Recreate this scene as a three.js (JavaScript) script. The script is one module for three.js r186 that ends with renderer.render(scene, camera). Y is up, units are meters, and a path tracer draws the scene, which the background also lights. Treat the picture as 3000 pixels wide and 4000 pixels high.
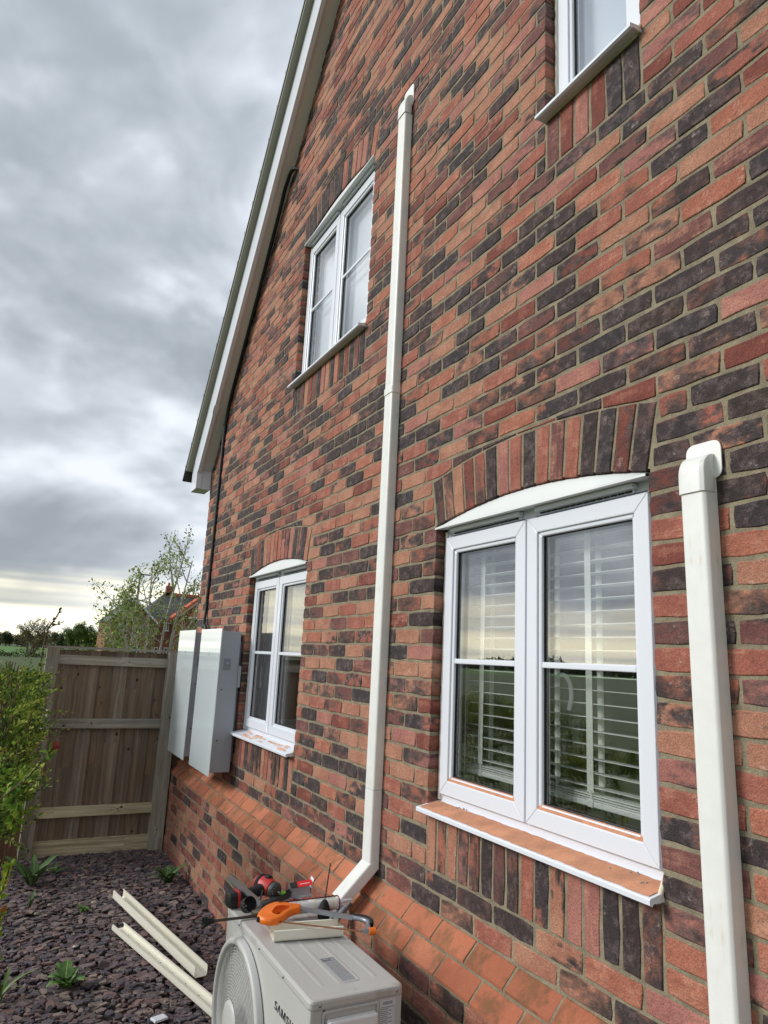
import * as THREE from 'three';
import { RoundedBoxGeometry } from 'three/addons/geometries/RoundedBoxGeometry.js';
import { TextGeometry } from 'three/addons/geometries/TextGeometry.js';
import { FontLoader } from 'three/addons/loaders/FontLoader.js';
import { mergeGeometries, toCreasedNormals } from 'three/addons/utils/BufferGeometryUtils.js';
import { MarchingCubes } from 'three/addons/objects/MarchingCubes.js';

// ------------------------------------------------------------------ camera, sky, sun, exposure
const V = (x, y, z) => new THREE.Vector3(x, y, z);
const scene = new THREE.Scene();
const camera = new THREE.PerspectiveCamera(72.56, 0.75, 0.05, 3000);
camera.position.set(-1.6575, 1.7998, 2.6347);
camera.quaternion.setFromRotationMatrix(new THREE.Matrix4().makeBasis(
  V(0.87937803, 0.04708709, 0.47379013), V(-0.13882056, 0.97721869, 0.16053809), V(-0.4554373, -0.20694548, 0.8658813)));
camera.updateMatrixWorld(true); camera.updateProjectionMatrix();
const renderer = new THREE.WebGLRenderer();
renderer.toneMapping = THREE.LinearToneMapping;
renderer.toneMappingExposure = 1.8;
renderer.shadowMap.enabled = true;

function mulberry(a) { return () => { a |= 0; a = (a + 0x6d2b79f5) | 0; let t = Math.imul(a ^ (a >>> 15), 1 | a); t = (t + Math.imul(t ^ (t >>> 7), 61 | t)) ^ t; return ((t ^ (t >>> 14)) >>> 0) / 4294967296; }; }
const rnd = mulberry(77);
const R = (a, b) => a + (b - a) * rnd();
const lerp = (a, b, t) => a + (b - a) * t;
const clamp = (x, a = 0, b = 1) => Math.min(b, Math.max(a, x));
const sst = (a, b, x) => { const t = clamp((x - a) / (b - a)); return t * t * (3 - 2 * t); };

// periodic fbm tile, values stretched to 0..1
function tile(size, cells, octaves, seed, gain = 0.5, cellsY = cells) {
  const r = mulberry(seed), out = new Float32Array(size * size); let amp = 1;
  for (let o = 0, c = cells, cy = cellsY; o < octaves; o++, c *= 2, cy *= 2, amp *= gain) {
    const g = new Float32Array(c * cy); for (let i = 0; i < g.length; i++) g[i] = r();
    for (let y = 0; y < size; y++) {
      const fy = (y / size) * cy, iy = Math.floor(fy); let ty = fy - iy; ty = ty * ty * (3 - 2 * ty); const y0 = (iy % cy) * c, y1 = ((iy + 1) % cy) * c;
      for (let x = 0; x < size; x++) {
        const fx = (x / size) * c, ix = Math.floor(fx); let tx = fx - ix; tx = tx * tx * (3 - 2 * tx); const x0 = ix % c, x1 = (ix + 1) % c;
        out[y * size + x] += amp * lerp(lerp(g[y0 + x0], g[y0 + x1], tx), lerp(g[y1 + x0], g[y1 + x1], tx), ty);
      }
    }
  }
  let lo = 1e9, hi = -1e9; for (const v of out) { if (v < lo) lo = v; if (v > hi) hi = v; }
  for (let i = 0; i < out.length; i++) out[i] = (out[i] - lo) / (hi - lo);
  return out;
}
const TS = 512, TM = TS - 1;
const tLow = tile(TS, 6, 5, 11), tMid = tile(TS, 22, 4, 12, 0.6), tFine = tile(TS, 128, 3, 13, 0.7), tStreak = tile(TS, 4, 5, 14, 0.6, 64), tBlot = tile(TS, 10, 4, 15, 0.55);
const smp = (t, x, y) => t[((y | 0) & TM) * TS + ((x | 0) & TM)];
function smpL(t, x, y) { const ix = Math.floor(x), iy = Math.floor(y), fx = x - ix, fy = y - iy; return lerp(lerp(smp(t, ix, iy), smp(t, ix + 1, iy), fx), lerp(smp(t, ix, iy + 1), smp(t, ix + 1, iy + 1), fx), fy); }

const lat = (() => { const r = mulberry(99), t = new Float32Array(32768); for (let i = 0; i < t.length; i++) t[i] = r(); return t; })();
function vn3(x, y, z) { const ix = Math.floor(x), iy = Math.floor(y), iz = Math.floor(z); let u = x - ix, v = y - iy, w = z - iz; u = u * u * (3 - 2 * u); v = v * v * (3 - 2 * v); w = w * w * (3 - 2 * w); const L = (a, b, c) => lat[(a & 31) | ((b & 31) << 5) | ((c & 31) << 10)]; return lerp(lerp(lerp(L(ix, iy, iz), L(ix + 1, iy, iz), u), lerp(L(ix, iy + 1, iz), L(ix + 1, iy + 1, iz), u), v), lerp(lerp(L(ix, iy, iz + 1), L(ix + 1, iy, iz + 1), u), lerp(L(ix, iy + 1, iz + 1), L(ix + 1, iy + 1, iz + 1), u), v), w); }
function fbm3(x, y, z, o) { let s = 0, a = 0.5, n = 0; for (let i = 0; i < o; i++) { s += a * vn3(x, y, z); n += a; a *= 0.52; x = x * 2.03 + 3.1; y = y * 2.03 + 1.7; z = z * 2.03 + 5.3; } return s / n; }
// the sky: broken grey overcast with a bright band of clear air low over the horizon
const sunDir = V(-0.80, 0.50, -0.36).normalize();
{
  const W = 2048, H = 1024, data = new Float32Array(W * H * 4), az0 = Math.atan2(sunDir.z, sunDir.x);
  for (let j = 0; j < H; j++) {
    const el = ((j + 0.5) / H - 0.5) * Math.PI, y = Math.sin(el), ce = Math.cos(el);
    for (let i = 0; i < W; i++) {
      const az = ((i + 0.5) / W - 0.5) * 2 * Math.PI, x = Math.cos(az) * ce, z = Math.sin(az) * ce, o = (j * W + i) * 4;
      const yy = Math.max(y, 0);
      const dx = x * 3.4 + 5, dy = 5.6 * Math.pow(yy, 0.72), dz = z * 3.4 + 9, w1 = fbm3(dx * 0.7 + 11, dy * 0.7, dz * 0.7, 3) - 0.5, w2 = fbm3(dx * 0.7, dy * 0.7 + 17, dz * 0.7, 3) - 0.5;
      const n1 = fbm3(dx + w1 * 2.2, dy + w2 * 1.6, dz + w1 * 1.5, 6), n2 = fbm3(dx * 2.3 + w2 * 2 + 40, dy * 2.6 + w1, dz * 2.3 + 7, 5);
      let c = sst(0.37, 0.63, n1 * 0.68 + n2 * 0.32); c = c * 0.7 + 0.46 * sst(0.51, 0.68, n1 * 0.45 + n2 * 0.55);
      const high = sst(0.1, 0.75, y);
      // cloud: darker undersides low down, paler overhead
      const lo = lerp(0.225, 0.27, high), hi = lerp(0.5, 0.53, high);
      let v = lerp(lo, hi, c);
      let r = v * lerp(0.89, 0.94, c), g = v * 1.0, b = v * lerp(1.12, 1.08, c);
      // clear band under the cloud deck, with streaks of thin cloud across it
      const streak = smpL(tStreak, az * 60 + 600, y * 900 + 40) * 0.65 + smpL(tLow, az * 160, y * 1500) * 0.35;
      const edge = 0.082 + 0.05 * (smpL(tMid, az * 150 + y * 300, y * 420 + 9) - 0.5) + 0.045 * (smpL(tLow, az * 95 + 50, 77) - 0.5) + 0.02 * (smpL(tBlot, az * 260, 20) - 0.5);
      let band = sst(edge + 0.022, edge - 0.028, y) * (0.1 + 0.9 * sst(0.3, 0.6, streak));
      const towards = 0.5 + 0.5 * Math.cos(az - az0);
      const glow = lerp(0.5, 1.05, towards);
      r = lerp(r, 1.0 * glow, band); g = lerp(g, 0.94 * glow, band); b = lerp(b, 0.71 * glow, band);
      data[o] = r; data[o + 1] = g; data[o + 2] = b; data[o + 3] = 1;
    }
  }
  const t = new THREE.DataTexture(data, W, H, THREE.RGBAFormat, THREE.FloatType);
  t.mapping = THREE.EquirectangularReflectionMapping; t.magFilter = THREE.LinearFilter; t.needsUpdate = true;
  scene.background = t; scene.environment = t;
}
const sun = new THREE.DirectionalLight(new THREE.Color().setRGB(1, 0.975, 0.94), 1.5);
sun.position.copy(sunDir).multiplyScalar(40); sun.target.position.set(0, 2, 0);
sun.castShadow = true; sun.shadow.radius = 36; sun.shadow.mapSize.set(2048, 2048);
Object.assign(sun.shadow.camera, { left: -15, right: 15, top: 15, bottom: -15, near: 1, far: 100 });
scene.add(sun, sun.target);

// ------------------------------------------------------------------ helpers
const taken = {};
function numbered(n) { const k = taken[n] = (taken[n] ?? -1) + 1; return k ? n + '_' + String(k).padStart(3, '0') : n; }
function tag(o, label, category, group, kind) { if (label) o.userData.label = label; if (category) o.userData.category = category; if (group) o.userData.group = group; if (kind) o.userData.kind = kind; return o; }
function mesh(name, geo, mat, parent) { const m = new THREE.Mesh(geo, mat); m.name = parent === scene ? numbered(name) : name; m.castShadow = m.receiveShadow = true; parent.add(m); return m; }
function thing(name, label, category, pos = [0, 0, 0], turn = 0, group) { const g = new THREE.Group(); g.name = numbered(name); g.position.set(...pos); g.rotation.y = turn; scene.add(g); return tag(g, label, category, group); }
function part(name, parent, pos = [0, 0, 0]) { const g = new THREE.Group(); g.name = name; g.position.set(...pos); parent.add(g); return g; }
const WALLTURN = -Math.PI / 2;   // wall frame: x along the wall towards the viewer, y up, z out of the wall
const onWall = (name, label, cat, s, y, out, group) => thing(name, label, cat, [-out, y, s], WALLTURN, group);
const S = (r, g, b) => new THREE.Color(r / 255, g / 255, b / 255).convertSRGBToLinear();
function mat(r, g, b, rough = 0.6, o = {}) { const m = new THREE.MeshPhysicalMaterial({ roughness: rough, ...o }); m.color.copy(S(r, g, b)); return m; }
function bx(w, h, d, x = 0, y = 0, z = 0, bev = 0) { const g = bev ? new RoundedBoxGeometry(w, h, d, 2, bev) : new THREE.BoxGeometry(w, h, d); return g.translate(x, y, z); }
function merge(list) { return mergeGeometries(list.map((g) => { const n = g.index ? g.toNonIndexed() : g; for (const k of Object.keys(n.attributes)) if (!['position', 'normal', 'uv'].includes(k)) n.deleteAttribute(k); if (!n.attributes.uv) n.setAttribute('uv', new THREE.BufferAttribute(new Float32Array(n.attributes.position.count * 2), 2)); return n; })); }
function tube(pts, r, seg = 24, rad = 8, closed = false) { return new THREE.TubeGeometry(new THREE.CatmullRomCurve3(pts.map((p) => (p.isVector3 ? p : V(...p))), closed, 'centripetal'), seg, r, rad, closed); }
function rod(a, b, r0, r1 = r0, n = 12) { a = V(...a); b = V(...b); const d = b.clone().sub(a), g = new THREE.CylinderGeometry(r1, r0, d.length(), n); g.applyQuaternion(new THREE.Quaternion().setFromUnitVectors(V(0, 1, 0), d.normalize())); return g.translate(...a.add(b).multiplyScalar(0.5).toArray()); }
function rect(x0, y0, x1, y1, T = THREE.Shape) { const s = new T(); s.moveTo(x0, y0); s.lineTo(x1, y0); s.lineTo(x1, y1); s.lineTo(x0, y1); s.closePath(); return s; }
function rrect(x0, y0, x1, y1, r, T = THREE.Shape) { const s = new T(); s.moveTo(x0 + r, y0); s.lineTo(x1 - r, y0); s.quadraticCurveTo(x1, y0, x1, y0 + r); s.lineTo(x1, y1 - r); s.quadraticCurveTo(x1, y1, x1 - r, y1); s.lineTo(x0 + r, y1); s.quadraticCurveTo(x0, y1, x0, y1 - r); s.lineTo(x0, y0 + r); s.quadraticCurveTo(x0, y0, x0 + r, y0); return s; }
function extr(shape, depth, bev = 0, z = 0, seg = 10) { return new THREE.ExtrudeGeometry(shape, { depth: depth - 2 * bev, bevelEnabled: bev > 0, bevelThickness: bev, bevelSize: bev, bevelOffset: -bev, bevelSegments: 2, curveSegments: seg }).translate(0, 0, z + bev); }
// skin over superellipse sections [{p, u, v, a, b, e}]
function loft(secs, n = 20, caps = true) {
  const pos = [], idx = [], uv = [];
  secs.forEach((s, k) => { const e = 2 / (s.e ?? 2); for (let i = 0; i <= n; i++) { const t = (i / n) * 2 * Math.PI, c = Math.cos(t), d = Math.sin(t), x = Math.sign(c) * Math.abs(c) ** e * s.a, y = Math.sign(d) * Math.abs(d) ** e * s.b; const q = s.p.clone().addScaledVector(s.u, x).addScaledVector(s.v, y); pos.push(q.x, q.y, q.z); uv.push(i / n, k / (secs.length - 1)); } });
  for (let k = 0; k < secs.length - 1; k++) for (let i = 0; i < n; i++) { const a = k * (n + 1) + i, b = a + n + 1; idx.push(a, a + 1, b, b, a + 1, b + 1); }
  if (caps) for (const [k, f] of [[0, 1], [secs.length - 1, 0]]) { const c = pos.length / 3; pos.push(...secs[k].p.toArray()); uv.push(0.5, 0.5); for (let i = 0; i < n; i++) { const a = k * (n + 1) + i; f ? idx.push(c, a + 1, a) : idx.push(c, a, a + 1); } }
  const g = new THREE.BufferGeometry(); g.setAttribute('position', new THREE.Float32BufferAttribute(pos, 3)); g.setAttribute('uv', new THREE.Float32BufferAttribute(uv, 2)); g.setIndex(idx);
  return toCreasedNormals(g, 0.7);
}
function dtex(w, h, f, srgb = true, wrap = true) {
  const d = new Uint8Array(w * h * 4), c = [0, 0, 0];
  for (let y = 0; y < h; y++) for (let x = 0; x < w; x++) { f(x, y, c); const o = (y * w + x) * 4; d[o] = clamp(c[0], 0, 255); d[o + 1] = clamp(c[1], 0, 255); d[o + 2] = clamp(c[2], 0, 255); d[o + 3] = 255; }
  const t = new THREE.DataTexture(d, w, h); t.magFilter = t.minFilter = THREE.LinearFilter; if (wrap) t.wrapS = t.wrapT = THREE.RepeatWrapping; if (srgb) t.colorSpace = THREE.SRGBColorSpace; t.needsUpdate = true; return t;
}
function ctex(w, h, draw) { const c = document.createElement('canvas'); c.width = w; c.height = h; draw(c.getContext('2d'), w, h); const t = new THREE.CanvasTexture(c); t.colorSpace = THREE.SRGBColorSpace; return t; }
function uvBox(g, scale, off = [0, 0]) {   // uv in metres by the way each face points
  const p = g.attributes.position, n = g.attributes.normal, uv = new Float32Array(p.count * 2);
  for (let i = 0; i < p.count; i++) { const ax = Math.abs(n.getX(i)), ay = Math.abs(n.getY(i)), az = Math.abs(n.getZ(i)); let u, v; if (az >= ax && az >= ay) { u = p.getX(i); v = p.getY(i); } else if (ax >= ay) { u = p.getZ(i); v = p.getY(i); } else { u = p.getX(i); v = p.getZ(i); } uv[i * 2] = u * scale + off[0]; uv[i * 2 + 1] = v * scale + off[1]; }
  g.setAttribute('uv', new THREE.BufferAttribute(uv, 2)); return g;
}

// ------------------------------------------------------------------ brick and mortar materials
const COLS = 8, ROWS = 24, AT = 2048, CW = AT / COLS, CH = AT / ROWS;
const palettes = { // [light tone, second tone] in sRGB
  red: [[158, 95, 79], [133, 77, 65]], pink: [[168, 112, 101], [142, 90, 82]], orange: [[168, 106, 84], [144, 86, 69]], buff: [[172, 126, 102], [150, 98, 79]], plum: [[118, 75, 69], [92, 58, 56]], deep: [[128, 68, 56], [104, 56, 48]],
};
const kinds = [];
{
  const r = mulberry(5);
  for (let k = 0; k < COLS * ROWS; k++) {
    const q = k / (COLS * ROWS);
    // 0-39% clean reds, -58% light with burnt patch, -72% half burnt, -100% burnt
    const pal = ['red', 'pink', 'orange', 'buff', 'red', 'buff', 'plum', 'deep', 'orange'][Math.floor(r() * 9)];
    kinds.push({ pal, burn: q < 0.4 ? 0 : q < 0.58 ? 0.32 + r() * 0.12 : q < 0.74 ? 0.46 + r() * 0.12 : 0.6 + r() * 0.24, ox: r() * 512, oy: r() * 512, blue: r(), pale: r(), end: r() < 0.5 ? 1 : -1 });
  }
}
const atlasC = new Uint8Array(AT * AT * 4), atlasB = new Uint8Array(AT * AT * 4);
for (let y = 0; y < AT; y++) for (let x = 0; x < AT; x++) {
  const cx = Math.floor(x / CW), cy = Math.floor(y / CH), K = kinds[cy * COLS + cx], u = (x - cx * CW) / CW, v = (y - cy * CH) / CH;
  const X = x + K.ox, Y = y * 1.0 + K.oy;
  const low = smp(tLow, X * 1.1, Y * 1.1), mid = smp(tMid, X * 1.2, Y * 1.2), fine = smp(tFine, X * 1.3, Y * 1.3), str = smp(tStreak, Y * 1.5, X * 0.8), blot = smp(tBlot, X * 0.8 + 200, Y * 1.6);
  const [A, B] = palettes[K.pal];
  let t = clamp(low * 0.9 + (mid - 0.5) * 0.5), c0 = lerp(A[0], B[0], t), c1 = lerp(A[1], B[1], t), c2 = lerp(A[2], B[2], t);
  // sandy pale drag marks and lime bloom
  const pale = sst(0.5, 0.86, str * 0.2 + smp(tStreak, X * 0.9, Y * 1.4) * 0.25 + blot * 0.45 + mid * 0.2) * (0.3 + 0.5 * K.pale);
  c0 = lerp(c0, 190, pale); c1 = lerp(c1, 140, pale); c2 = lerp(c2, 116, pale);
  // burnt clay
  const fieldv = blot * 0.6 + mid * 0.22 + 0.16 * (K.end * (u - 0.5) + 0.5) + 0.08 * fine;
  const sw = K.pale < 0.7 ? 0.24 : 0.12, m = K.burn > 0 ? sst(1 - K.burn - sw, 1 - K.burn + sw, fieldv + 0.03) : 0.5 * sst(0.78, 0.98, fieldv);
  const dk = 0.75 + 0.5 * mid, d0 = lerp(54, 52, K.blue) * dk, d1 = lerp(43, 46, K.blue) * dk, d2 = lerp(40, 49, K.blue) * dk;
  c0 = lerp(c0, d0, m * 0.96); c1 = lerp(c1, d1, m * 0.96); c2 = lerp(c2, d2, m * 0.96);
  // grey scuffs on the burnt skin
  const sc = m * sst(0.52, 0.86, smp(tBlot, X * 1.9 + 31, Y * 2.1) * 0.6 + fine * 0.3 + mid * 0.25); c0 = lerp(c0, 132, sc * 0.42); c1 = lerp(c1, 116, sc * 0.42); c2 = lerp(c2, 112, sc * 0.42);
  const salt = 0.5 * sst(0.7, 0.92, smp(tBlot, X * 1.3 + 140, Y * 1.2 + 9) * 0.75 + fine * 0.3) * (K.blue > 0.55 ? 1 : 0); c0 = lerp(c0, 196, salt); c1 = lerp(c1, 180, salt); c2 = lerp(c2, 170, salt);
  const pit = sst(0.79, 0.9, fine * 0.55 + smp(tMid, X * 2.3 + 77, Y * 2.3) * 0.5);
  const g = 0.78 + 0.44 * fine - pit * 0.55;
  const o = (y * AT + x) * 4;
  atlasC[o] = clamp(c0 * g, 0, 255); atlasC[o + 1] = clamp(c1 * g, 0, 255); atlasC[o + 2] = clamp(c2 * g, 0, 255); atlasC[o + 3] = 255;
  const hgt = 120 + (mid - 0.5) * 120 + (fine - 0.5) * 90 + (low - 0.5) * 90 - pit * 120 + (str - 0.5) * 24;
  atlasB[o] = atlasB[o + 1] = atlasB[o + 2] = clamp(hgt, 0, 255); atlasB[o + 3] = 255;
}
function rawTex(d, w, h, srgb) { const t = new THREE.DataTexture(d, w, h); t.magFilter = t.minFilter = THREE.LinearFilter; t.wrapS = t.wrapT = THREE.RepeatWrapping; if (srgb) t.colorSpace = THREE.SRGBColorSpace; t.needsUpdate = true; return t; }
const brickMat = new THREE.MeshStandardMaterial({ map: rawTex(atlasC, AT, AT, true), bumpMap: rawTex(atlasB, AT, AT, false), bumpScale: 0.006, roughness: 0.92 });
const mortarTex = dtex(512, 512, (x, y, c) => { const f = smp(tFine, x, y), l = smp(tLow, x * 2, y * 2), m = smp(tMid, x, y), k = 0.78 + 0.26 * l + 0.24 * (f - 0.5) + 0.1 * m; c[0] = 140 * k; c[1] = 130 * k; c[2] = 108 * k; });
const mortarBump = dtex(512, 512, (x, y, c) => { c[0] = c[1] = c[2] = 255 * clamp(0.25 + 0.5 * smp(tFine, x, y) + 0.35 * (smp(tMid, x, y) - 0.3)); }, false);
const mortarMat = new THREE.MeshStandardMaterial({ map: mortarTex, bumpMap: mortarBump, bumpScale: 0.004, roughness: 0.96 });
const clayTex = dtex(1024, 1024, (x, y, c) => { const l = smp(tLow, x / 2, y / 2), b = smp(tBlot, x / 2 + 99, y / 2), f = smp(tFine, x, y), m = smp(tMid, x, y); let r = 188, g = 118, bl = 88; const k = 0.9 + 0.16 * f + 0.14 * (l - 0.5); r *= k; g *= k; bl *= k; const dirt = sst(0.5, 0.82, b * 0.7 + m * 0.35); r = lerp(r, 118, dirt * 0.65); g = lerp(g, 92, dirt * 0.65); bl = lerp(bl, 62, dirt * 0.65); const pl = sst(0.66, 0.85, l * 0.7 + m * 0.3); r = lerp(r, 212, pl * 0.5); g = lerp(g, 146, pl * 0.5); bl = lerp(bl, 112, pl * 0.5); c[0] = r; c[1] = g; c[2] = bl; });
const clayBump = dtex(512, 512, (x, y, c) => { c[0] = c[1] = c[2] = 255 * clamp(0.2 + 0.45 * smp(tFine, x, y) + 0.4 * smp(tMid, x, y)); }, false);
const clayMats = [[1, 1, 1], [0.9, 0.84, 0.8], [1.02, 0.98, 0.94], [0.78, 0.7, 0.66]].map((c) => { const m = new THREE.MeshStandardMaterial({ map: clayTex, bumpMap: clayBump, bumpScale: 0.002, roughness: 0.9 }); m.color.setRGB(...c); return m; });

const white = mat(222, 226, 234, 0.28), whiteOld = mat(218, 221, 220, 0.42), cream = mat(232, 229, 214, 0.38), creamIn = mat(226, 216, 188, 0.5);
const blackPlastic = mat(28, 28, 30, 0.5), rubber = mat(22, 22, 23, 0.8), steel = mat(168, 172, 176, 0.32, { metalness: 0.9 }), darkSteel = mat(84, 80, 76, 0.45, { metalness: 0.8 });
const plaster = mat(150, 150, 146, 0.9), dark = mat(26, 27, 28, 0.9);
const glassMat = new THREE.MeshPhysicalMaterial({ roughness: 0, transmission: 1, thickness: 0, ior: 2.8 });
// ------------------------------------------------------------------ the house (wall frame: s along the wall, y up, z out)
const house = thing('brick_house', 'red and charcoal brick gable house with white windows filling the right side', 'house', [0, 0, 0], WALLTURN);
const SL = -4.36, SR = 4.36, PITCH = 1.24, P0 = [-4.317, 3.653];
const roofY = (s) => P0[1] + PITCH * (Math.min(s, -s) - P0[0]);
const wins = [
  { s0: 0, w: 1.195, ys: 2.4, drop: 1.2, rise: 0.063, kind: 'blind' },
  { s0: -2.74, w: 1.19, ys: 2.4, drop: 1.2, rise: 0.063, kind: 'curtain' },
  { s0: -2.055, w: 1.185, ys: 4.95, drop: 1.2, rise: 0.063, kind: 'white' },
  { s0: 0.735, w: 0.485, ys: 4.95, drop: 0.975, rise: 0.03, kind: 'small' },
];
for (const o of wins) { o.R = (o.w * o.w / 4 + o.rise * o.rise) / (2 * o.rise); o.cy = o.ys + o.rise - o.R; o.cx = o.s0 + o.w / 2; o.intr = (s) => o.cy + Math.sqrt(Math.max(0, o.R ** 2 - (s - o.cx) ** 2)); o.ext = (s) => o.cy + Math.sqrt(Math.max(0, (o.R + 0.214) ** 2 - (s - o.cx) ** 2)); o.lean = (o.w / 2) / o.R; }

const br = mulberry(321);
function jitterRect(L, H) {
  const j = (k) => (br() - 0.5) * 2 * k, a = L / 2, b = H / 2, c = Math.min(0.006, L / 8);
  return [[-a + c * br(), -b + c * br() * 0.7], [-a * 0.35 + j(a * 0.2), -b + j(0.0036)], [a * 0.35 + j(a * 0.2), -b + j(0.0036)], [a - c * br(), -b + c * br() * 0.7], [a + j(0.002), j(0.012)], [a - c * br(), b - c * br() * 0.7], [a * 0.35 + j(a * 0.2), b + j(0.003)], [-a * 0.35 + j(a * 0.2), b + j(0.003)], [-a + c * br(), b - c * br() * 0.7], [-a + j(0.002), j(0.012)]];
}
function brickGeo(poly, D, cell) {
  const n = poly.length, cx = cell % COLS, cy = Math.floor(cell / COLS), pos = [], nor = [], uv = [], idx = [];
  const mx = poly.reduce((q, p) => q + p[0], 0) / n, my = poly.reduce((q, p) => q + p[1], 0) / n;
  const nrm = poly.map((p, i) => { const a = poly[(i + n - 1) % n], b = poly[(i + 1) % n], dx = b[0] - a[0], dy = b[1] - a[1], l = Math.hypot(dx, dy) || 1; return [dy / l, -dx / l]; });
  const UV = (x, y) => uv.push((cx + clamp(0.5 + (x / 0.225) * 0.96, 0.015, 0.985)) / COLS, (cy + clamp(0.5 + (y / 0.075) * 0.96, 0.02, 0.98)) / ROWS);
  const add = (x, y, z, nx, ny, nz) => { const l = Math.hypot(nx, ny, nz); pos.push(x, y, z); nor.push(nx / l, ny / l, nz / l); UV(x, y); return pos.length / 3 - 1; };
  const bev = 0.0035, zb = -0.0032;
  const f = poly.map((p, i) => add(p[0] - nrm[i][0] * bev, p[1] - nrm[i][1] * bev, 0, 0, 0, 1));
  const c = add(mx, my, 0.0006, 0, 0, 1);
  for (let i = 0; i < n; i++) idx.push(c, f[i], f[(i + 1) % n]);
  const a = poly.map((p, i) => add(p[0] - nrm[i][0] * bev, p[1] - nrm[i][1] * bev, 0, nrm[i][0] * 0.35, nrm[i][1] * 0.35, 1));
  const b = poly.map((p, i) => add(p[0], p[1], zb, nrm[i][0], nrm[i][1], 0.35));
  for (let i = 0; i < n; i++) { const k = (i + 1) % n; idx.push(a[i], b[i], a[k], a[k], b[i], b[k]); }
  const e = poly.map((p, i) => add(p[0], p[1], zb, nrm[i][0], nrm[i][1], 0));
  const g = poly.map((p, i) => { const sx = Math.abs(nrm[i][0]) > 0.6 ? Math.sign(nrm[i][0]) * D : 0, q = add(p[0], p[1], -D, nrm[i][0], nrm[i][1], 0); const u = clamp(0.5 + ((p[0] - sx) / 0.225) * 0.96, 0.015, 0.985); uv[q * 2] = (cx + u) / COLS; if (!sx) uv[q * 2 + 1] = (cy + clamp(0.5 + ((p[1] - Math.sign(nrm[i][1]) * 0.02) / 0.075) * 0.96, 0.02, 0.98)) / ROWS; return q; });
  for (let i = 0; i < n; i++) { const k = (i + 1) % n; idx.push(e[i], g[i], e[k], e[k], g[i], g[k]); }
  const geo = new THREE.BufferGeometry(); geo.setAttribute('position', new THREE.Float32BufferAttribute(pos, 3)); geo.setAttribute('normal', new THREE.Float32BufferAttribute(nor, 3)); geo.setAttribute('uv', new THREE.Float32BufferAttribute(uv, 2)); geo.setIndex(idx); return geo;
}
const NC = COLS * ROWS, cleanEnd = Math.floor(NC * 0.4), partEnd = Math.floor(NC * 0.58), halfEnd = Math.floor(NC * 0.74);
function pickCell(mode, s = 0, y = 0) {
  let q = br(); if (mode === 'main') q = clamp(q + 0.55 * (smpL(tBlot, s * 34 + 300, y * 60 + 200) - 0.56), 0, 0.999); const pick = (a, b) => a + Math.floor(br() * (b - a));
  if (mode === 'low') return q < 0.84 ? pick(0, cleanEnd) : q < 0.93 ? pick(cleanEnd, partEnd) : pick(halfEnd, NC);
  return q < 0.46 ? pick(0, cleanEnd) : q < 0.64 ? pick(cleanEnd, partEnd) : q < 0.81 ? pick(partEnd, halfEnd) : pick(halfEnd, NC);
}
// records: {poly, m: Matrix4, D, cell}
const cacheG = new Map();
function record(list, L, H, s, y, out, { D = 0.03, rot = 0, mode, poly } = {}) {
  const cell = pickCell(mode, s, y), variant = Math.floor(br() * 3), key = poly ? null : [Math.round(L * 200), Math.round(H * 400), D, cell, variant].join();
  let geo = key && cacheG.get(key);
  if (!geo) { geo = brickGeo(poly ?? jitterRect(L, H), D, cell); if (key) cacheG.set(key, geo); }
  const m = new THREE.Matrix4().compose(V(s, y, out + (br() - 0.5) * 0.003), new THREE.Quaternion().setFromEuler(new THREE.Euler((br() - 0.5) * 0.018, (br() - 0.5) * 0.01, rot + (br() - 0.5) * 0.008)), V(1, 1, 1));
  list.push({ geo, m, L, H, s, y, out });
}
const wallBricks = [], soldierLists = wins.map(() => []), archLists = wins.map(() => []), plinthBricks = [];
function fillCourse(list, y0, h, s0, s1, blocked, out, mode, parity, jambDepth) {
  let free = [[s0, s1, false, false]];
  for (const [a, b, jamb] of blocked) free = free.flatMap(([p, q, jl, jr]) => (b <= p || a >= q ? [[p, q, jl, jr]] : [[p, a, jl, jamb], [b, q, jamb, jr]].filter(([x, y]) => y - x > 0.02)));
  for (const [p, q, jl, jr] of free) {
    const cuts = [p]; const off = parity ? 0.1125 : 0;
    for (let k = Math.ceil((p - off) / 0.225 - 1e-6); k * 0.225 + off < q - 1e-6; k++) { const c = k * 0.225 + off; if (c - cuts[cuts.length - 1] > 0.055) cuts.push(c); }
    if (q - cuts[cuts.length - 1] < 0.055 && cuts.length > 1) cuts.pop();
    cuts.push(q);
    for (let i = 0; i < cuts.length - 1; i++) {
      let a = cuts[i] + (i ? 0.005 : jl ? 0 : 0.005), b = cuts[i + 1] - (i < cuts.length - 2 ? 0.005 : jr ? 0 : 0.005);
      a += (br() - 0.5) * 0.003 * (i ? 1 : 0);
      if (b - a < 0.02) continue;
      list.push({ a, b, y0, h, out, mode, deep: (i === 0 && jl) || (i === cuts.length - 2 && jr) });
    }
  }
}
const rough = [];
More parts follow.
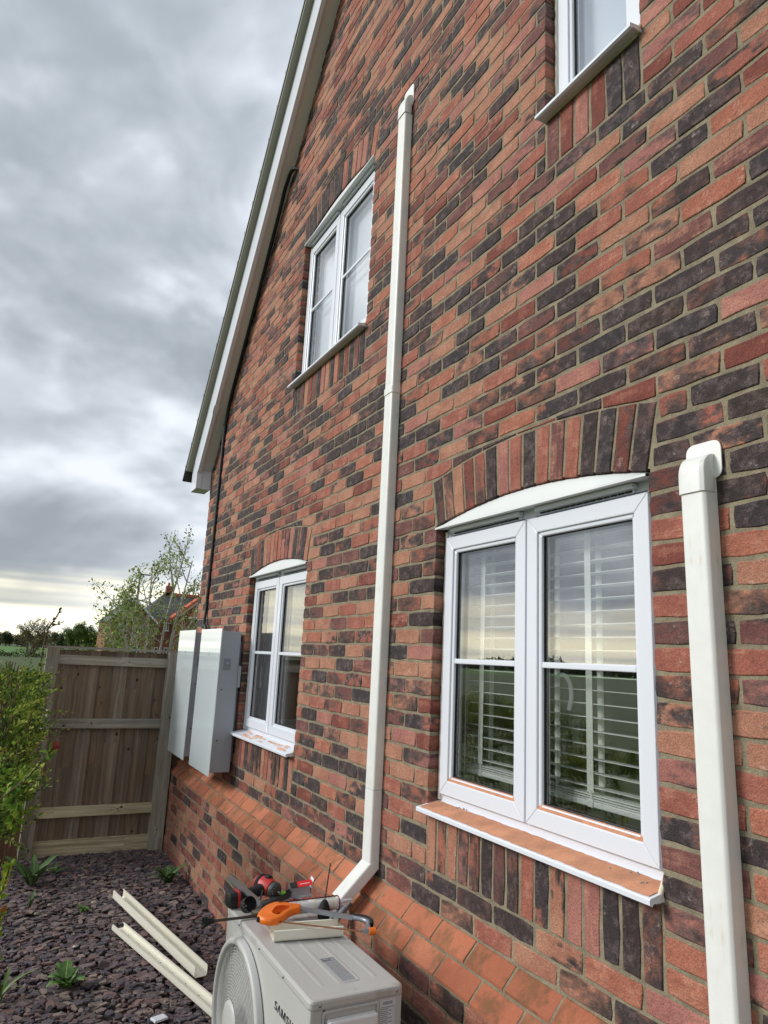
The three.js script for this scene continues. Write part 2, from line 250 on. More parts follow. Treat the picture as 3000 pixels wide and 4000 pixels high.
for (let k = -21; k < 90; k++) {
  const y0 = 2.4 + k * 0.075 + 0.0055, y1 = y0 + 0.064, ym = (y0 + y1) / 2;
  let s0 = SL, s1 = 3.6;
  if (y1 > 3.6) { s0 = Math.max(SL, P0[0] + (y1 - 0.12 - P0[1]) / PITCH); s1 = Math.min(s1, -s0); }
  if (s1 - s0 < 0.3 || y0 > 8.2) continue;
  const blocked = [], clips = [];
  for (const o of wins) {
    if (y1 > o.ys - o.drop - 0.223 && y0 < o.ys - 0.002) blocked.push([o.s0, o.s0 + o.w, y0 > o.ys - o.drop - 0.002]);
    else if (y0 >= o.ys - 0.002 && y0 < o.ys + 0.205) { const e = o.lean * (ym - o.ys) + 0.006; blocked.push([o.s0 - e, o.s0 + o.w + e, false]); if (y1 > o.ys + 0.2) clips.push(o); }
    if (y0 >= o.ys + 0.2 && y0 < o.ys + o.rise + 0.225) clips.push(o);
  }
  const before = rough.length;
  fillCourse(rough, y0, 0.064, s0, s1, blocked, 0, 'main', k & 1);
  for (let i = before; i < rough.length; i++) rough[i].clips = clips;
}
for (const b of rough) {
  const cx = (b.a + b.b) / 2, cy = b.y0 + b.h / 2, L = b.b - b.a; let poly = null;
  for (const o of b.clips) {
    if (b.b < o.s0 - 0.05 || b.a > o.s0 + o.w + 0.05) continue;
    const N = 7, pts = []; for (let i = 0; i < N; i++) { const s = lerp(b.a, b.b, i / (N - 1)); pts.push([s, Math.max(b.y0, (s > o.s0 - 0.05 && s < o.s0 + o.w + 0.05) ? o.ext(s) + 0.009 : b.y0)]); }
    if (pts.every((p) => p[1] <= b.y0 + 1e-6)) continue;
    const keep = pts.filter((p) => p[1] < b.y0 + b.h - 0.007);
    if (keep.length < 2) { poly = 'none'; break; }
    const xs = [keep[0][0], keep[keep.length - 1][0]];
    poly = keep.map((p) => [p[0] - cx, p[1] - cy]).concat([[xs[1] - cx, b.h / 2], [(xs[0] + xs[1]) / 2 - cx, b.h / 2], [xs[0] - cx, b.h / 2]]);
  }
  if (poly === 'none') continue;
  record(wallBricks, L, b.h, cx, cy, 0, { D: b.deep ? 0.1025 : 0.03, mode: 'main', poly });
}
wins.forEach((o, wi) => {
  const n = Math.round(o.w / 0.075), p = o.w / n;
  for (let i = 0; i < n; i++) record(soldierLists[wi], 0.215, p - 0.011, o.s0 + (i + 0.5) * p, o.ys - o.drop - 0.1135, 0, { D: 0.06, rot: Math.PI / 2 });
  const th = Math.asin((o.w / 2) / o.R);
  for (let i = 0; i < n; i++) { const t = lerp(-th, th, (i + 0.5) / n), rr = o.R + 0.1075, wB = (2 * th / n) * rr - 0.011, k = 0.1075 / rr, a = 0.1075, hb = wB / 2;
    const po = [[-a, -hb * (1 - k)], [0, -hb], [a, -hb * (1 + k)], [a + 0.0004, 0], [a, hb * (1 + k)], [0, hb], [-a, hb * (1 - k)], [-a, 0]].map(([x, y]) => [x + (br() - 0.5) * 0.003, y + (br() - 0.5) * 0.002]);
    record(archLists[wi], 0.215, wB, o.cx + Math.sin(t) * rr, o.cy + Math.cos(t) * rr, 0, { D: 0.1025, rot: Math.PI / 2 - t, poly: po }); }
});
// plinth below the splayed courses
const PO = 0.112;
for (let k = 0; k < 10; k++) { const tmp = []; fillCourse(tmp, 0.675 - (k + 1) * 0.075 + 0.005, 0.065, SL - 0.0, 3.6, [], PO, 'low', k & 1); for (const b of tmp) record(plinthBricks, b.b - b.a, b.h, (b.a + b.b) / 2, b.y0 + b.h / 2, PO, { mode: 'low', D: b.a < SL + 0.01 ? 0.1 : 0.03 }); }

// which bricks show largest
const toScreen = (r) => { const c = [[-1, -1], [1, -1], [1, 1], [-1, 1]].map(([x, y]) => V(x * r.L / 2, y * r.H / 2, 0).applyMatrix4(r.m)).map((q) => V(-q.z, q.y, q.x).project(camera)); let a = 0; for (let i = 0; i < 4; i++) { const p = c[i], q = c[(i + 1) % 4]; a += p.x * q.y - q.x * p.y; } const x = c.reduce((t, p) => t + p.x, 0) / 4, y = c.reduce((t, p) => t + p.y, 0) / 4; return Math.abs(x) < 1.02 && Math.abs(y) < 1.02 && c[0].z < 1 ? Math.abs(a) : 0; };
function placeBricks(parent, list, name, most) {
  list.forEach((r) => { r.seen = toScreen(r); });
  const order = [...list].sort((a, b) => b.seen - a.seen), single = new Set(order.slice(0, most).filter((r) => r.seen > 0));
  for (const r of single) { const b = mesh(name, r.geo, brickMat, parent); r.m.decompose(b.position, b.quaternion, b.scale); }
  const rest = list.filter((r) => !single.has(r));
  if (rest.length) tag(mesh(name + 'work', merge(rest.map((r) => r.geo.clone().applyMatrix4(r.m))), brickMat, parent), null, null, null, 'stuff');
}
// mortar body of the gable wall with its openings
{
  const sh = new THREE.Shape(); sh.moveTo(SL + 0.005, 0.7); sh.lineTo(SR - 0.005, 0.7); sh.lineTo(SR - 0.005, 3.7); sh.lineTo(0, roofY(0) + 0.08); sh.lineTo(SL + 0.005, 3.7); sh.closePath();
  for (const o of wins) { const h = new THREE.Path(), e = 0.006; h.moveTo(o.s0 - e, o.ys - o.drop + 0.0); h.lineTo(o.s0 + o.w + e, o.ys - o.drop); for (let i = 0; i <= 16; i++) { const s = lerp(o.s0 + o.w + e, o.s0 - e, i / 16); h.lineTo(s, o.intr(clamp(s, o.s0, o.s0 + o.w)) + e); } h.closePath(); sh.holes.push(h); }
  const gw = mesh('gable_wall', uvBox(extr(sh, 0.27, 0, -0.2738), 2.2), mortarMat, house);
  placeBricks(gw, wallBricks, 'brick', 300);
  wins.forEach((o, i) => { const a = part('window_arch', house); placeBricks(a, archLists[i], 'arch_brick', 40); const b = part('soldier_course', house); placeBricks(b, soldierLists[i], 'soldier_brick', 40); });
  const pm = mesh('plinth_wall', uvBox(bx(SR - SL - 0.01, 0.9, 0.3, 0, 0.22, PO - 0.154), 2.2), mortarMat, house);
  placeBricks(pm, plinthBricks, 'plinth_brick', 280);
  // splayed plinth bricks
  const sp = part('splayed_plinth', house);
  const back = new THREE.Shape(); [[0.06, 0.672], [-(PO - 0.003), 0.672], [-(PO - 0.003), 0.686], [-(0.056 - 0.0005), 0.7425], [-(0.056 - 0.003), 0.762], [0.0, 0.8165], [0.06, 0.8165]].forEach(([x, y], i) => (i ? back.lineTo(x, y) : back.moveTo(x, y)));
  mesh('bedding_mortar', uvBox(extr(back, 8.6, 0).rotateY(Math.PI / 2).translate(-4.35, 0, 0), 2.2), mortarMat, sp);
  const prof = (dx, dy) => { const s = new THREE.Shape(); [[0.03, 0], [-0.056, 0], [-0.056, 0.0095], [0, 0.065], [0.03, 0.065]].forEach(([x, y], i) => (i ? s.lineTo(x - dx, y + dy) : s.moveTo(x - dx, y + dy))); return s; };
  const r = mulberry(9);
  for (let row = 0; row < 2; row++) for (let k = -1; k < 37; k++) {
    let a = SL + k * 0.225 + (row ? 0.1125 : 0), b = a + 0.225; a = Math.max(a, SL); if (b - a < 0.06) continue; const L = b - a - 0.01;
    const g = extr(prof(0.056 * row, 0), L, 0.003).rotateY(Math.PI / 2); uvBox(g, 1.3, [r() * 5, r() * 5]);
    const m = mesh('splay_brick', g, clayMats[Math.floor(r() * 4)], sp); m.position.set(a + 0.005, 0.755 - row * 0.075 + (r() - 0.5) * 0.003, (r() - 0.5) * 0.003); m.rotation.x = (r() - 0.5) * 0.02;
  }
}
// inside: rooms closed with floors and walls
{
  const inner = (n, g) => mesh(n, g, plaster, house);
  inner('side_wall', bx(0.3, 5.0, 7, SL + 0.16, 2.4, -3.78)); inner('side_wall', bx(0.3, 5.0, 7, SR - 0.16, 2.4, -3.78)); inner('back_wall', bx(8.7, 5.0, 0.3, 0, 2.4, -7.1));
  inner('ground_floor', bx(8.1, 0.2, 6.6, 0, 0.3, -3.6)); inner('upper_floor', bx(8.1, 0.25, 6.6, 0, 2.75, -3.6)); inner('loft_ceiling', bx(8.1, 0.1, 6.6, 0, 5.15, -3.6));
  for (const s of [-0.9]) { inner('partition_wall', bx(0.12, 2.2, 3.2, s, 1.5, -1.9)); }
  inner('partition_wall', bx(0.12, 2.2, 3.2, 0.25, 4.0, -1.9)); inner('partition_wall', bx(8.0, 4.7, 0.12, 0, 2.6, -3.6));
}
// roof, barge boards, soffit, eaves box, gutter
{
  const ang = Math.atan(PITCH), L = 8.2, tileM = mat(70, 66, 64, 0.85), under = mat(150, 148, 134, 0.9), pvcU = mat(222, 220, 214, 0.4);
  const apexL = Math.hypot(P0[0], roofY(0) - P0[1]);
  const slope = (name, n0, n1, o0, o1, m, from = -0.35, to = apexL) => { for (const side of [1, -1]) { const g = bx(to - from, n1 - n0, o1 - o0, (from + to) / 2, (n0 + n1) / 2, (o0 + o1) / 2); g.rotateZ(ang).translate(P0[0], P0[1], 0); if (side < 0) { g.rotateY(Math.PI).translate(0, 0, o0 + o1); } mesh(name, g, m, house); } };
  slope('verge_soffit', 0.0, 0.012, -0.01, 0.116, pvcU, -0.02, apexL - 0.02);
  slope('barge_board', -0.03, 0.222, 0.115, 0.15, white, -0.07, apexL);
  slope('undercloak', 0.224, 0.25, -0.02, 0.208, under, -0.2, apexL + 0.1);
  slope('roof_tiles', 0.252, 0.275, -7.2, 0.214, tileM, -0.34, apexL + 0.15);
  const lip = bx(0.09, 0.008, 0.05, 0.62, -0.034, 0.1335).rotateZ(ang).translate(P0[0], P0[1], 0); mesh('board_joint_cover', lip, white, house);
  const r = mulberry(4);
  for (let k = 0; k < 26; k++) { const t = -0.2 + k * 0.27; const g = tube([[0, 0, 0], [0.004, 0.022, 0.012], [0.03, 0.024, 0.014], [0.036, 0, 0.002]], 0.0022, 8, 5).translate(t, 0.272, 0.2).rotateZ(ang).translate(P0[0], P0[1], 0); mesh('tile_clip', g, steel, house); }
  const box = new THREE.Shape(); [[-4.59, 3.412], [-4.362, 3.412], [-4.362, 3.6], [-4.3, 3.67], [-4.52, 3.85], [-4.59, 3.77]].forEach(([x, y], i) => (i ? box.lineTo(x, y) : box.moveTo(x, y)));
  mesh('eaves_box', extr(box, 0.146, 0.003, 0.001), white, house);
  mesh('box_cover_strip', bx(0.012, 0.2, 0.05, -4.358, 3.514, 0.126), white, house);
  mesh('eaves_fascia', bx(0.02, 0.3, 7.1, -4.58, 3.58, -3.6), white, house); mesh('eaves_soffit', bx(0.22, 0.012, 7.1, -4.47, 3.42, -3.6), whiteOld, house);
  const gut = new THREE.Shape(); gut.absarc(0, 0, 0.056, Math.PI, 2 * Math.PI, false); gut.absarc(0, 0, 0.05, 2 * Math.PI, Math.PI, true);
  mesh('gutter', extr(gut, 7.0, 0, -6.9).translate(-4.685, 3.6, 0), blackPlastic, house);
  const cap = new THREE.Shape(); cap.moveTo(-0.062, 0.01); cap.absarc(0, 0, 0.062, Math.PI, 2 * Math.PI, false); cap.lineTo(0.062, 0.01); mesh('gutter_end', extr(cap, 0.03, 0.003, 0.1).translate(-4.685, 3.6, 0), blackPlastic, house);
}

// ------------------------------------------------------------------ windows
function ring(x0, y0, x1, y1, t0, t1, depth, z, bev = 0.004) {   // four mitred members; t0 sides/top, t1 bottom
  const q = (pts) => { const s = new THREE.Shape(); pts.forEach(([x, y], i) => (i ? s.lineTo(x, y) : s.moveTo(x, y))); return extr(s, depth, bev, z, 2); };
  return merge([q([[x0, y0], [x1, y0], [x1 - t0, y0 + t1], [x0 + t0, y0 + t1]]), q([[x1, y0], [x1, y1], [x1 - t0, y1 - t0], [x1 - t0, y0 + t1]]), q([[x1, y1], [x0, y1], [x0 + t0, y1 - t0], [x1 - t0, y1 - t0]]), q([[x0, y1], [x0, y0], [x0 + t0, y0 + t1], [x0 + t0, y1 - t0]])]);
}
const seal = mat(20, 21, 22, 0.7);
const dustTex = dtex(512, 512, (x, y, c) => { const f = smp(tFine, x, y), l = smp(tLow, x, y), b = smp(tBlot, x, y), k = 0.84 + 0.2 * f + 0.14 * (l - 0.5) + 0.12 * (b - 0.5); c[0] = 204 * k; c[1] = 144 * k; c[2] = 110 * k; });
const dustMat = new THREE.MeshStandardMaterial({ map: dustTex, roughness: 0.95 });
function irregular(x0, y0, x1, y1, wob, seed) { const r = mulberry(seed), s = new THREE.Shape(), n = Math.max(6, Math.round((x1 - x0) / 0.02)); for (let i = 0; i <= n; i++) { const x = lerp(x0, x1, i / n), y = y0 + r() * wob; i ? s.lineTo(x, y) : s.moveTo(x, y); } for (let i = n; i >= 0; i--) s.lineTo(lerp(x0, x1, i / n), y1 - r() * wob); s.closePath(); return s; }
wins.forEach((o, wi) => {
  const W = part('window', house, [o.s0, o.ys, 0]); W.userData.label = ['large white casement window with open slatted blind', 'white casement window beside the white battery cabinets', 'upstairs white casement window below the roof verge', 'small upstairs window cut by the top of the picture'][wi];
  const w = o.w, yb = -(o.drop - 0.028), narrow = w < 0.8, fz = -0.058;
  mesh('frame', ring(0.003, yb, w - 0.003, 0.01, 0.05, 0.05, 0.07, fz - 0.07, 0.003), white, W);
  const head = []; { // arched head trim: bottom edge stands proud
    const N = 28, pos = [], idx = []; for (let i = 0; i <= N; i++) { const x = lerp(0.002, w - 0.002, i / N), top = Math.max(-0.006, o.intr(o.s0 + x) - o.ys - 0.003); pos.push(x, top, fz, x, top, -0.012, x, -0.009, 0.009, x, -0.016, 0.009, x, -0.016, 0.002, x, -0.009, fz); }
    for (let i = 0; i < N; i++) for (let k = 0; k < 5; k++) { const a = i * 6 + k, b = a + 6; idx.push(a, a + 1, b, b, a + 1, b + 1); }
    const g = new THREE.BufferGeometry(); g.setAttribute('position', new THREE.Float32BufferAttribute(pos, 3)); g.setIndex(idx); mesh('head_trim', toCreasedNormals(g, 0.5), whiteOld, W);
  }
  const cells = narrow ? [[0.03, w - 0.03]] : [[0.018, 0.57], [0.578, w - 0.04]];
  if (!narrow) mesh('mullion', bx(0.06, -yb - 0.06, 0.05, 0.574, yb / 2, fz - 0.03), white, W);
  cells.forEach(([a, b], ci) => {
    const y0 = yb + 0.035, y1 = -0.05;
    const sash = merge([ring(a, y0, b, y1, 0.058, 0.058, 0.05, -0.093, 0.004), ring(a + 0.05, y0 + 0.05, b - 0.05, y1 - 0.05, 0.024, 0.024, 0.042, -0.0935, 0.006)]);
    mesh('sash', sash, white, W);
    mesh('glazing_gasket', ring(a + 0.071, y0 + 0.071, b - 0.071, y1 - 0.071, 0.006, 0.006, 0.02, -0.083, 0.001), seal, W);
    for (const z of [-0.068, -0.088]) { const g = new THREE.PlaneGeometry(b - a - 0.15, y1 - y0 - 0.15).translate((a + b) / 2, (y0 + y1) / 2, z); mesh('pane', g, glassMat, W); }
    if (!narrow) mesh('glazing_bar', bx(b - a - 0.148, 0.021, 0.012, (a + b) / 2, -0.592, -0.059, 0.004), white, W);
    if (!narrow) { const x0 = ci ? 0.636 : 0.067, x1 = ci ? 1.107 : 0.542; const v = mesh('trickle_vent', merge([bx(x1 - x0, 0.019, 0.03, (x0 + x1) / 2, -0.022, -0.042, 0.005), bx(x1 - x0 - 0.02, 0.012, 0.01, (x0 + x1) / 2, -0.036, -0.052)]), white, W); mesh('vent_slot', merge(Array.from({ length: 14 }, (_, i) => bx((x1 - x0) / 17, 0.006, 0.004, lerp(x0 + 0.03, x1 - 0.03, i / 13), -0.0375, -0.0462))), dark, W); }
    if ((wi === 0 || wi === 2) && ci) { const hx = ci ? a + 0.055 : b - 0.055; mesh('handle', tube([[0, -0.625, -0.12], [0.004, -0.625, -0.145], [0.014, -0.65, -0.16], [0.02, -0.7, -0.162], [0.012, -0.745, -0.158]], 0.0085, 24, 8).translate(hx + 0.03, 0, 0), white, W); }
    if (wi === 0) mesh('bead_dust', extr(irregular(a + 0.058, 0, b - 0.058, 0.024, 0.003, 50 + ci), 0.0016).rotateX(-0.42).translate(0, y0 + 0.0545, -0.0475), dustMat, W);
  });
  const sill = new THREE.Shape(); [[-0.12, 0.012], [-0.055, 0.009], [0.05, -0.012], [0.053, -0.016], [0.053, -0.028], [0.044, -0.033], [0.038, -0.026], [-0.12, -0.024]].forEach(([x, y], i) => (i ? sill.lineTo(-x, y) : sill.moveTo(-x, y)));
  mesh('sill', toCreasedNormals(extr(sill, w + 0.012, 0).rotateY(Math.PI / 2).translate(-0.005, yb - 0.004, 0), 0.5), white, W);
  mesh('sill_sealant', merge([tube([[0.004, yb - 0.03, 0.004], [w * 0.3, yb - 0.033, 0.005], [w * 0.6, yb - 0.031, 0.004], [w - 0.004, yb - 0.034, 0.005]], 0.006, 20, 6), tube([[w - 0.001, yb - 0.03, 0.012], [w + 0.002, yb - 0.012, 0.006], [w - 0.002, yb + 0.03, -0.02]], 0.008, 10, 6)]), mat(214, 204, 180, 0.7), W);
  { const r = mulberry(60 + wi), pts = []; for (let y = yb + 0.01; y < -0.02; y += 0.03) pts.push([0.006 + r() * 0.004, y, fz + 0.003 + r() * 0.003]); mesh('jamb_sealant', tube(pts, 0.0075, 60, 6), mat(226, 221, 206, 0.6), W); }
  const tilt = Math.atan2(0.021, 0.105);
  const dustAt = (g) => uvBox(g, 3).rotateX(-Math.PI / 2 + tilt).translate(0, yb + 0.0062 - 0.0005, -0.0555 + 0.002);
  if (wi === 0) mesh('sill_dust', dustAt(extr(irregular(0.012, -0.102, w - 0.004, -0.004, 0.006, 71), 0.0016)), dustMat, W);
  if (wi === 1) { const r = mulberry(72); mesh('sill_dust', dustAt(merge(Array.from({ length: 26 }, () => { const x = 0.03 + r() * (w - 0.2), L = 0.03 + r() * 0.12, y = -0.095 + r() * 0.07; return extr(irregular(x, y, x + L, Math.min(-0.004, y + 0.008 + r() * 0.02), 0.006, 500 + Math.floor(r() * 999)), 0.0012); }))), mat(222, 178, 150, 0.95), W); }
  if (wi === 0) { const r = mulberry(91); mesh('crumbs', merge(Array.from({ length: 16 }, (_, i) => { const x = i < 9 ? 0.1 + r() * 0.14 : w - 0.22 + r() * 0.16, z = -0.05 + r() * 0.05; return new THREE.IcosahedronGeometry(0.0022 + r() * 0.0022, 0).translate(x, yb + 0.0085 - (z + 0.055) * 0.2, z); })), mat(150, 146, 140, 0.9), W); }
  // inside sill board and reveals
  mesh('inner_sill', bx(w + 0.02, 0.02, 0.16, w / 2, yb + 0.005, -0.21), whiteOld, W);
});
// ------------------------------------------------------------------ ground
{
  const grassTex = dtex(1024, 1024, (x, y, c) => { const l = smp(tLow, x / 2, y / 2), f = smp(tFine, x, y), m = smp(tMid, x, y), k = 0.7 + 0.35 * l + 0.3 * (f - 0.5) + 0.2 * (m - 0.5); c[0] = 72 * k; c[1] = 90 * k; c[2] = 38 * k; });
  grassTex.repeat.set(300, 300);
  const fieldM = new THREE.MeshStandardMaterial({ map: grassTex, roughness: 1 });
  tag(mesh('field', new THREE.PlaneGeometry(3000, 3000).rotateX(-Math.PI / 2).translate(0, -0.03, 0), fieldM, scene), 'flat green field running to the horizon', null, null, 'structure');
  const cropT = grassTex.clone(); cropT.repeat.set(40, 40); const cropM = new THREE.MeshStandardMaterial({ map: cropT, roughness: 1 }); cropM.color.setRGB(1.15, 1.9, 0.8);
  tag(mesh('crop_field', new THREE.PlaneGeometry(420, 210).rotateX(-Math.PI / 2).translate(-120, -0.02, -215), cropM, scene), 'bright green young crop beyond the hedgerow', null, null, 'structure');
  const soilTex = dtex(512, 512, (x, y, c) => { const k = 0.6 + 0.5 * smp(tMid, x, y) + 0.3 * (smp(tFine, x, y) - 0.5); c[0] = 62 * k; c[1] = 54 * k; c[2] = 50 * k; }); soilTex.repeat.set(6, 10);
  tag(mesh('slate_bed', new THREE.PlaneGeometry(1.9, 8.4).rotateX(-Math.PI / 2).translate(-0.72, -0.004, -0.4), new THREE.MeshStandardMaterial({ map: soilTex, roughness: 1 }), scene), 'dark bed under the slate chippings', null, null, 'structure');
}
// slate chippings
{
  const r = mulberry(31), g = new THREE.Group(); g.name = 'slate_chippings'; scene.add(g); tag(g, 'purple grey slate chippings covering the path', null, null, 'stuff');
  const chipTex = dtex(256, 256, (x, y, c) => { const k = 205 + 60 * (smp(tMid, x, y) - 0.5) + 50 * (smp(tFine, x, y) - 0.5); c[0] = k; c[1] = k; c[2] = k; });
  const m = new THREE.MeshStandardMaterial({ roughness: 0.78, map: chipTex });
  const chip = (seed) => { const q = mulberry(seed), n = 6, poly = []; for (let i = 0; i < n; i++) { const t = (i / n) * 2 * Math.PI + (q() - 0.5) * 0.75, rr = 0.5 * (0.55 + q() * 0.5); poly.push([Math.cos(t) * rr, Math.sin(t) * rr]); }
    const pos = [], uv = [], idx = []; const ringAt = (k, y, jit) => poly.forEach(([x, z]) => { pos.push(x * k + (q() - 0.5) * jit, y + (q() - 0.5) * 0.05, z * k + (q() - 0.5) * jit); uv.push(x + seed * 0.31, z + seed * 0.17); });
    ringAt(0.95, 0.5, 0.04); ringAt(1, 0.15, 0.02); ringAt(0.96, -0.5, 0.04); pos.push(0, 0.55, 0); uv.push(seed * 0.31, seed * 0.17); const c = 3 * n;
    for (let i = 0; i < n; i++) { const k = (i + 1) % n; idx.push(c, k, i, i, k, n + i, n + i, k, n + k, n + i, n + k, 2 * n + i, 2 * n + i, n + k, 2 * n + k); }
    const geo = new THREE.BufferGeometry(); geo.setAttribute('position', new THREE.Float32BufferAttribute(pos, 3)); geo.setAttribute('uv', new THREE.Float32BufferAttribute(uv, 2)); geo.setIndex(idx); return toCreasedNormals(geo, 0.3); };
  const cols = [[94, 80, 84], [80, 70, 76], [108, 92, 92], [118, 92, 88], [74, 70, 76], [100, 90, 92], [126, 112, 104], [88, 74, 74]];
  const o = new THREE.Object3D(), col = new THREE.Color();
  for (let v = 0; v < 4; v++) {
    const N = 4200, im = new THREE.InstancedMesh(chip(v + 1), m, N); im.name = 'chippings'; im.castShadow = im.receiveShadow = true;
    for (let i = 0; i < N; i++) {
      const x = -1.62 + r() * 1.54, z = -4.55 + r() ** 1.25 * 6.2, sz = 0.03 + r() ** 1.6 * 0.072;
      const lift = r();
      o.position.set(x, 0.002 + lift * 0.02, z); o.rotation.set((r() - 0.5) * 0.36, r() * 6.28, (r() - 0.5) * 0.36); if (r() < 0.06) { o.rotation.x = (r() - 0.5) * 1.6; }
      o.scale.set(sz, 0.005 + r() * 0.007, sz * (0.45 + r() * 0.4)); o.updateMatrix(); im.setMatrixAt(i, o.matrix);
      const c = cols[Math.floor(r() * cols.length)], k = 1.3 + r() * 0.9; col.copy(S(c[0], c[1], c[2])).multiplyScalar(k); im.setColorAt(i, col);
    }
    g.add(im);
  }
  // a few pale pebbles and litter bits among the slate
  const peb = [[-1.11, -3.1, 0.02, [150, 140, 126]], [-0.83, -3.05, 0.022, [168, 150, 132]], [-0.7, -3.25, 0.018, [160, 130, 110]], [-0.93, -3.42, 0.022, [150, 142, 130]], [-1.02, -2.3, 0.012, [220, 216, 206]], [-1.2, -2.95, 0.02, [128, 126, 108]]];
  const pebLabel = ['beige pebble on the slate left of the creeping weed', 'tan pebble on the slate behind the creeping weed', 'pinkish pebble near the far end of the channel lengths', 'grey beige pebble farthest back towards the fence', 'tiny white chip on the slate below the creeping weed', 'olive grey pebble on the slate below the dock plant'];
  for (const [x, z, s, c] of peb) { const q = new THREE.IcosahedronGeometry(1, 1); const p = q.attributes.position; for (let i = 0; i < p.count; i++) { const k = 0.85 + 0.3 * smp(tMid, p.getX(i) * 60 + 100 + x * 99, p.getY(i) * 60 + 90 + z * 50 + p.getZ(i) * 40); p.setXYZ(i, p.getX(i) * k, p.getY(i) * k, p.getZ(i) * k); } q.computeVertexNormals(); const b = mesh('pebble', q, mat(...c, 0.9), scene); b.position.set(x, 0.026, z); b.scale.set(s, s * 0.5, s * 0.8); tag(b, pebLabel.shift(), 'pebble', 'pale pebbles among the slate'); }
}

// ------------------------------------------------------------------ fences
function woodTex(base, base2, seed) {
  const r = mulberry(seed), N = 8, W = 1024, H = 1024, cw = W / N, cell = Array.from({ length: N }, () => ({ ox: r() * 500, oy: r() * 500, k: 0.82 + r() * 0.36, grey: r(), knots: Array.from({ length: 1 + Math.floor(r() * 4) }, () => [0.15 + r() * 0.7, r(), 0.05 + r() * 0.06]) }));
  const B = new Uint8Array(W * H * 4);
  const t = dtex(W, H, (x, y, c) => {
    const i = Math.floor(x / cw), q = cell[i], u = (x - i * cw) / cw, v = y / H; let warp = 0, kn = 0;
    for (const [kx, ky, kr] of q.knots) { const dx = u - kx, dy = (v - ky) * 9, d = Math.hypot(dx, dy); warp += Math.sign(dx) * 0.16 * Math.exp(-d * d / 0.05); kn = Math.max(kn, sst(kr, kr * 0.45, d)); }
    const uu = (u + warp) * 128 + (smp(tLow, y * 0.35 + q.ox, q.oy) - 0.5) * 26;
    const g1 = smpL(tMid, uu * 1.4 + q.ox, y * 0.045 + q.oy), g2 = smpL(tFine, uu * 2.2 + q.oy, y * 0.06 + q.ox), l = smp(tLow, x + q.ox, y * 0.6 + q.oy), bl = smp(tBlot, u * 90 + q.ox, y * 0.35 + q.oy);
    let k = q.k * (0.74 + 0.4 * g1 + 0.34 * (g2 - 0.5)); const gm = clamp(0.2 + 0.9 * (bl - 0.4) + 0.5 * (q.grey - 0.5));
    const fine = smp(tFine, x, y * 2.5); k *= 0.94 + 0.12 * fine;
    for (let a = 0; a < 3; a++) c[a] = lerp(base[a], base2[a], gm) * k * (1 - 0.62 * kn);
    const o = (y * W + x) * 4; B[o] = B[o + 1] = B[o + 2] = clamp(255 * (0.2 + 0.5 * g1 + 0.3 * g2 - kn * 0.3), 0, 255); B[o + 3] = 255;
  });
  return [t, rawTex(B, W, H, false)];
}
const [wbT, wbB] = woodTex([146, 122, 100], [146, 137, 126], 41), [wgT, wgB] = woodTex([158, 148, 132], [176, 172, 162], 42);
const boardM = new THREE.MeshStandardMaterial({ map: wbT, bumpMap: wbB, bumpScale: 0.0022, roughness: 0.88 }), railM = new THREE.MeshStandardMaterial({ map: wgT, bumpMap: wgB, bumpScale: 0.003, roughness: 0.92 });
const greenRail = railM.clone(); greenRail.color.setRGB(1.08, 1.02, 0.82);
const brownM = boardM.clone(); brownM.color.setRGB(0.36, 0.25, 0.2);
const wr = mulberry(88);
const boardMs = [[1, 1, 1], [0.74, 0.7, 0.66], [1.14, 1.12, 1.1], [0.88, 0.82, 0.74]].map((c) => { const m = boardM.clone(); m.color.setRGB(...c); return m; });
function plank(w, h, d, along = 'y', cellW = 0.125) {   // box whose grain runs along its long side; uv into a random cell
  const g = new THREE.BoxGeometry(w, h, d), p = g.attributes.position, n = g.attributes.normal, uv = g.attributes.uv, cell = Math.floor(wr() * 8), v0 = wr();
  for (let i = 0; i < p.count; i++) { const a = { x: p.getX(i), y: p.getY(i), z: p.getZ(i) }, N = { x: Math.abs(n.getX(i)), y: Math.abs(n.getY(i)), z: Math.abs(n.getZ(i)) }; const lo = along, cross = ['x', 'y', 'z'].filter((k) => k !== lo).sort((k, m) => N[k] - N[m])[0]; let u = a[cross] / cellW + 0.5; u = clamp(0.5 + (u - 0.5) * 0.9, 0.02, 0.98); uv.setXY(i, (cell + u) / 8, v0 + a[lo] / 1.75); }
  return g;
}
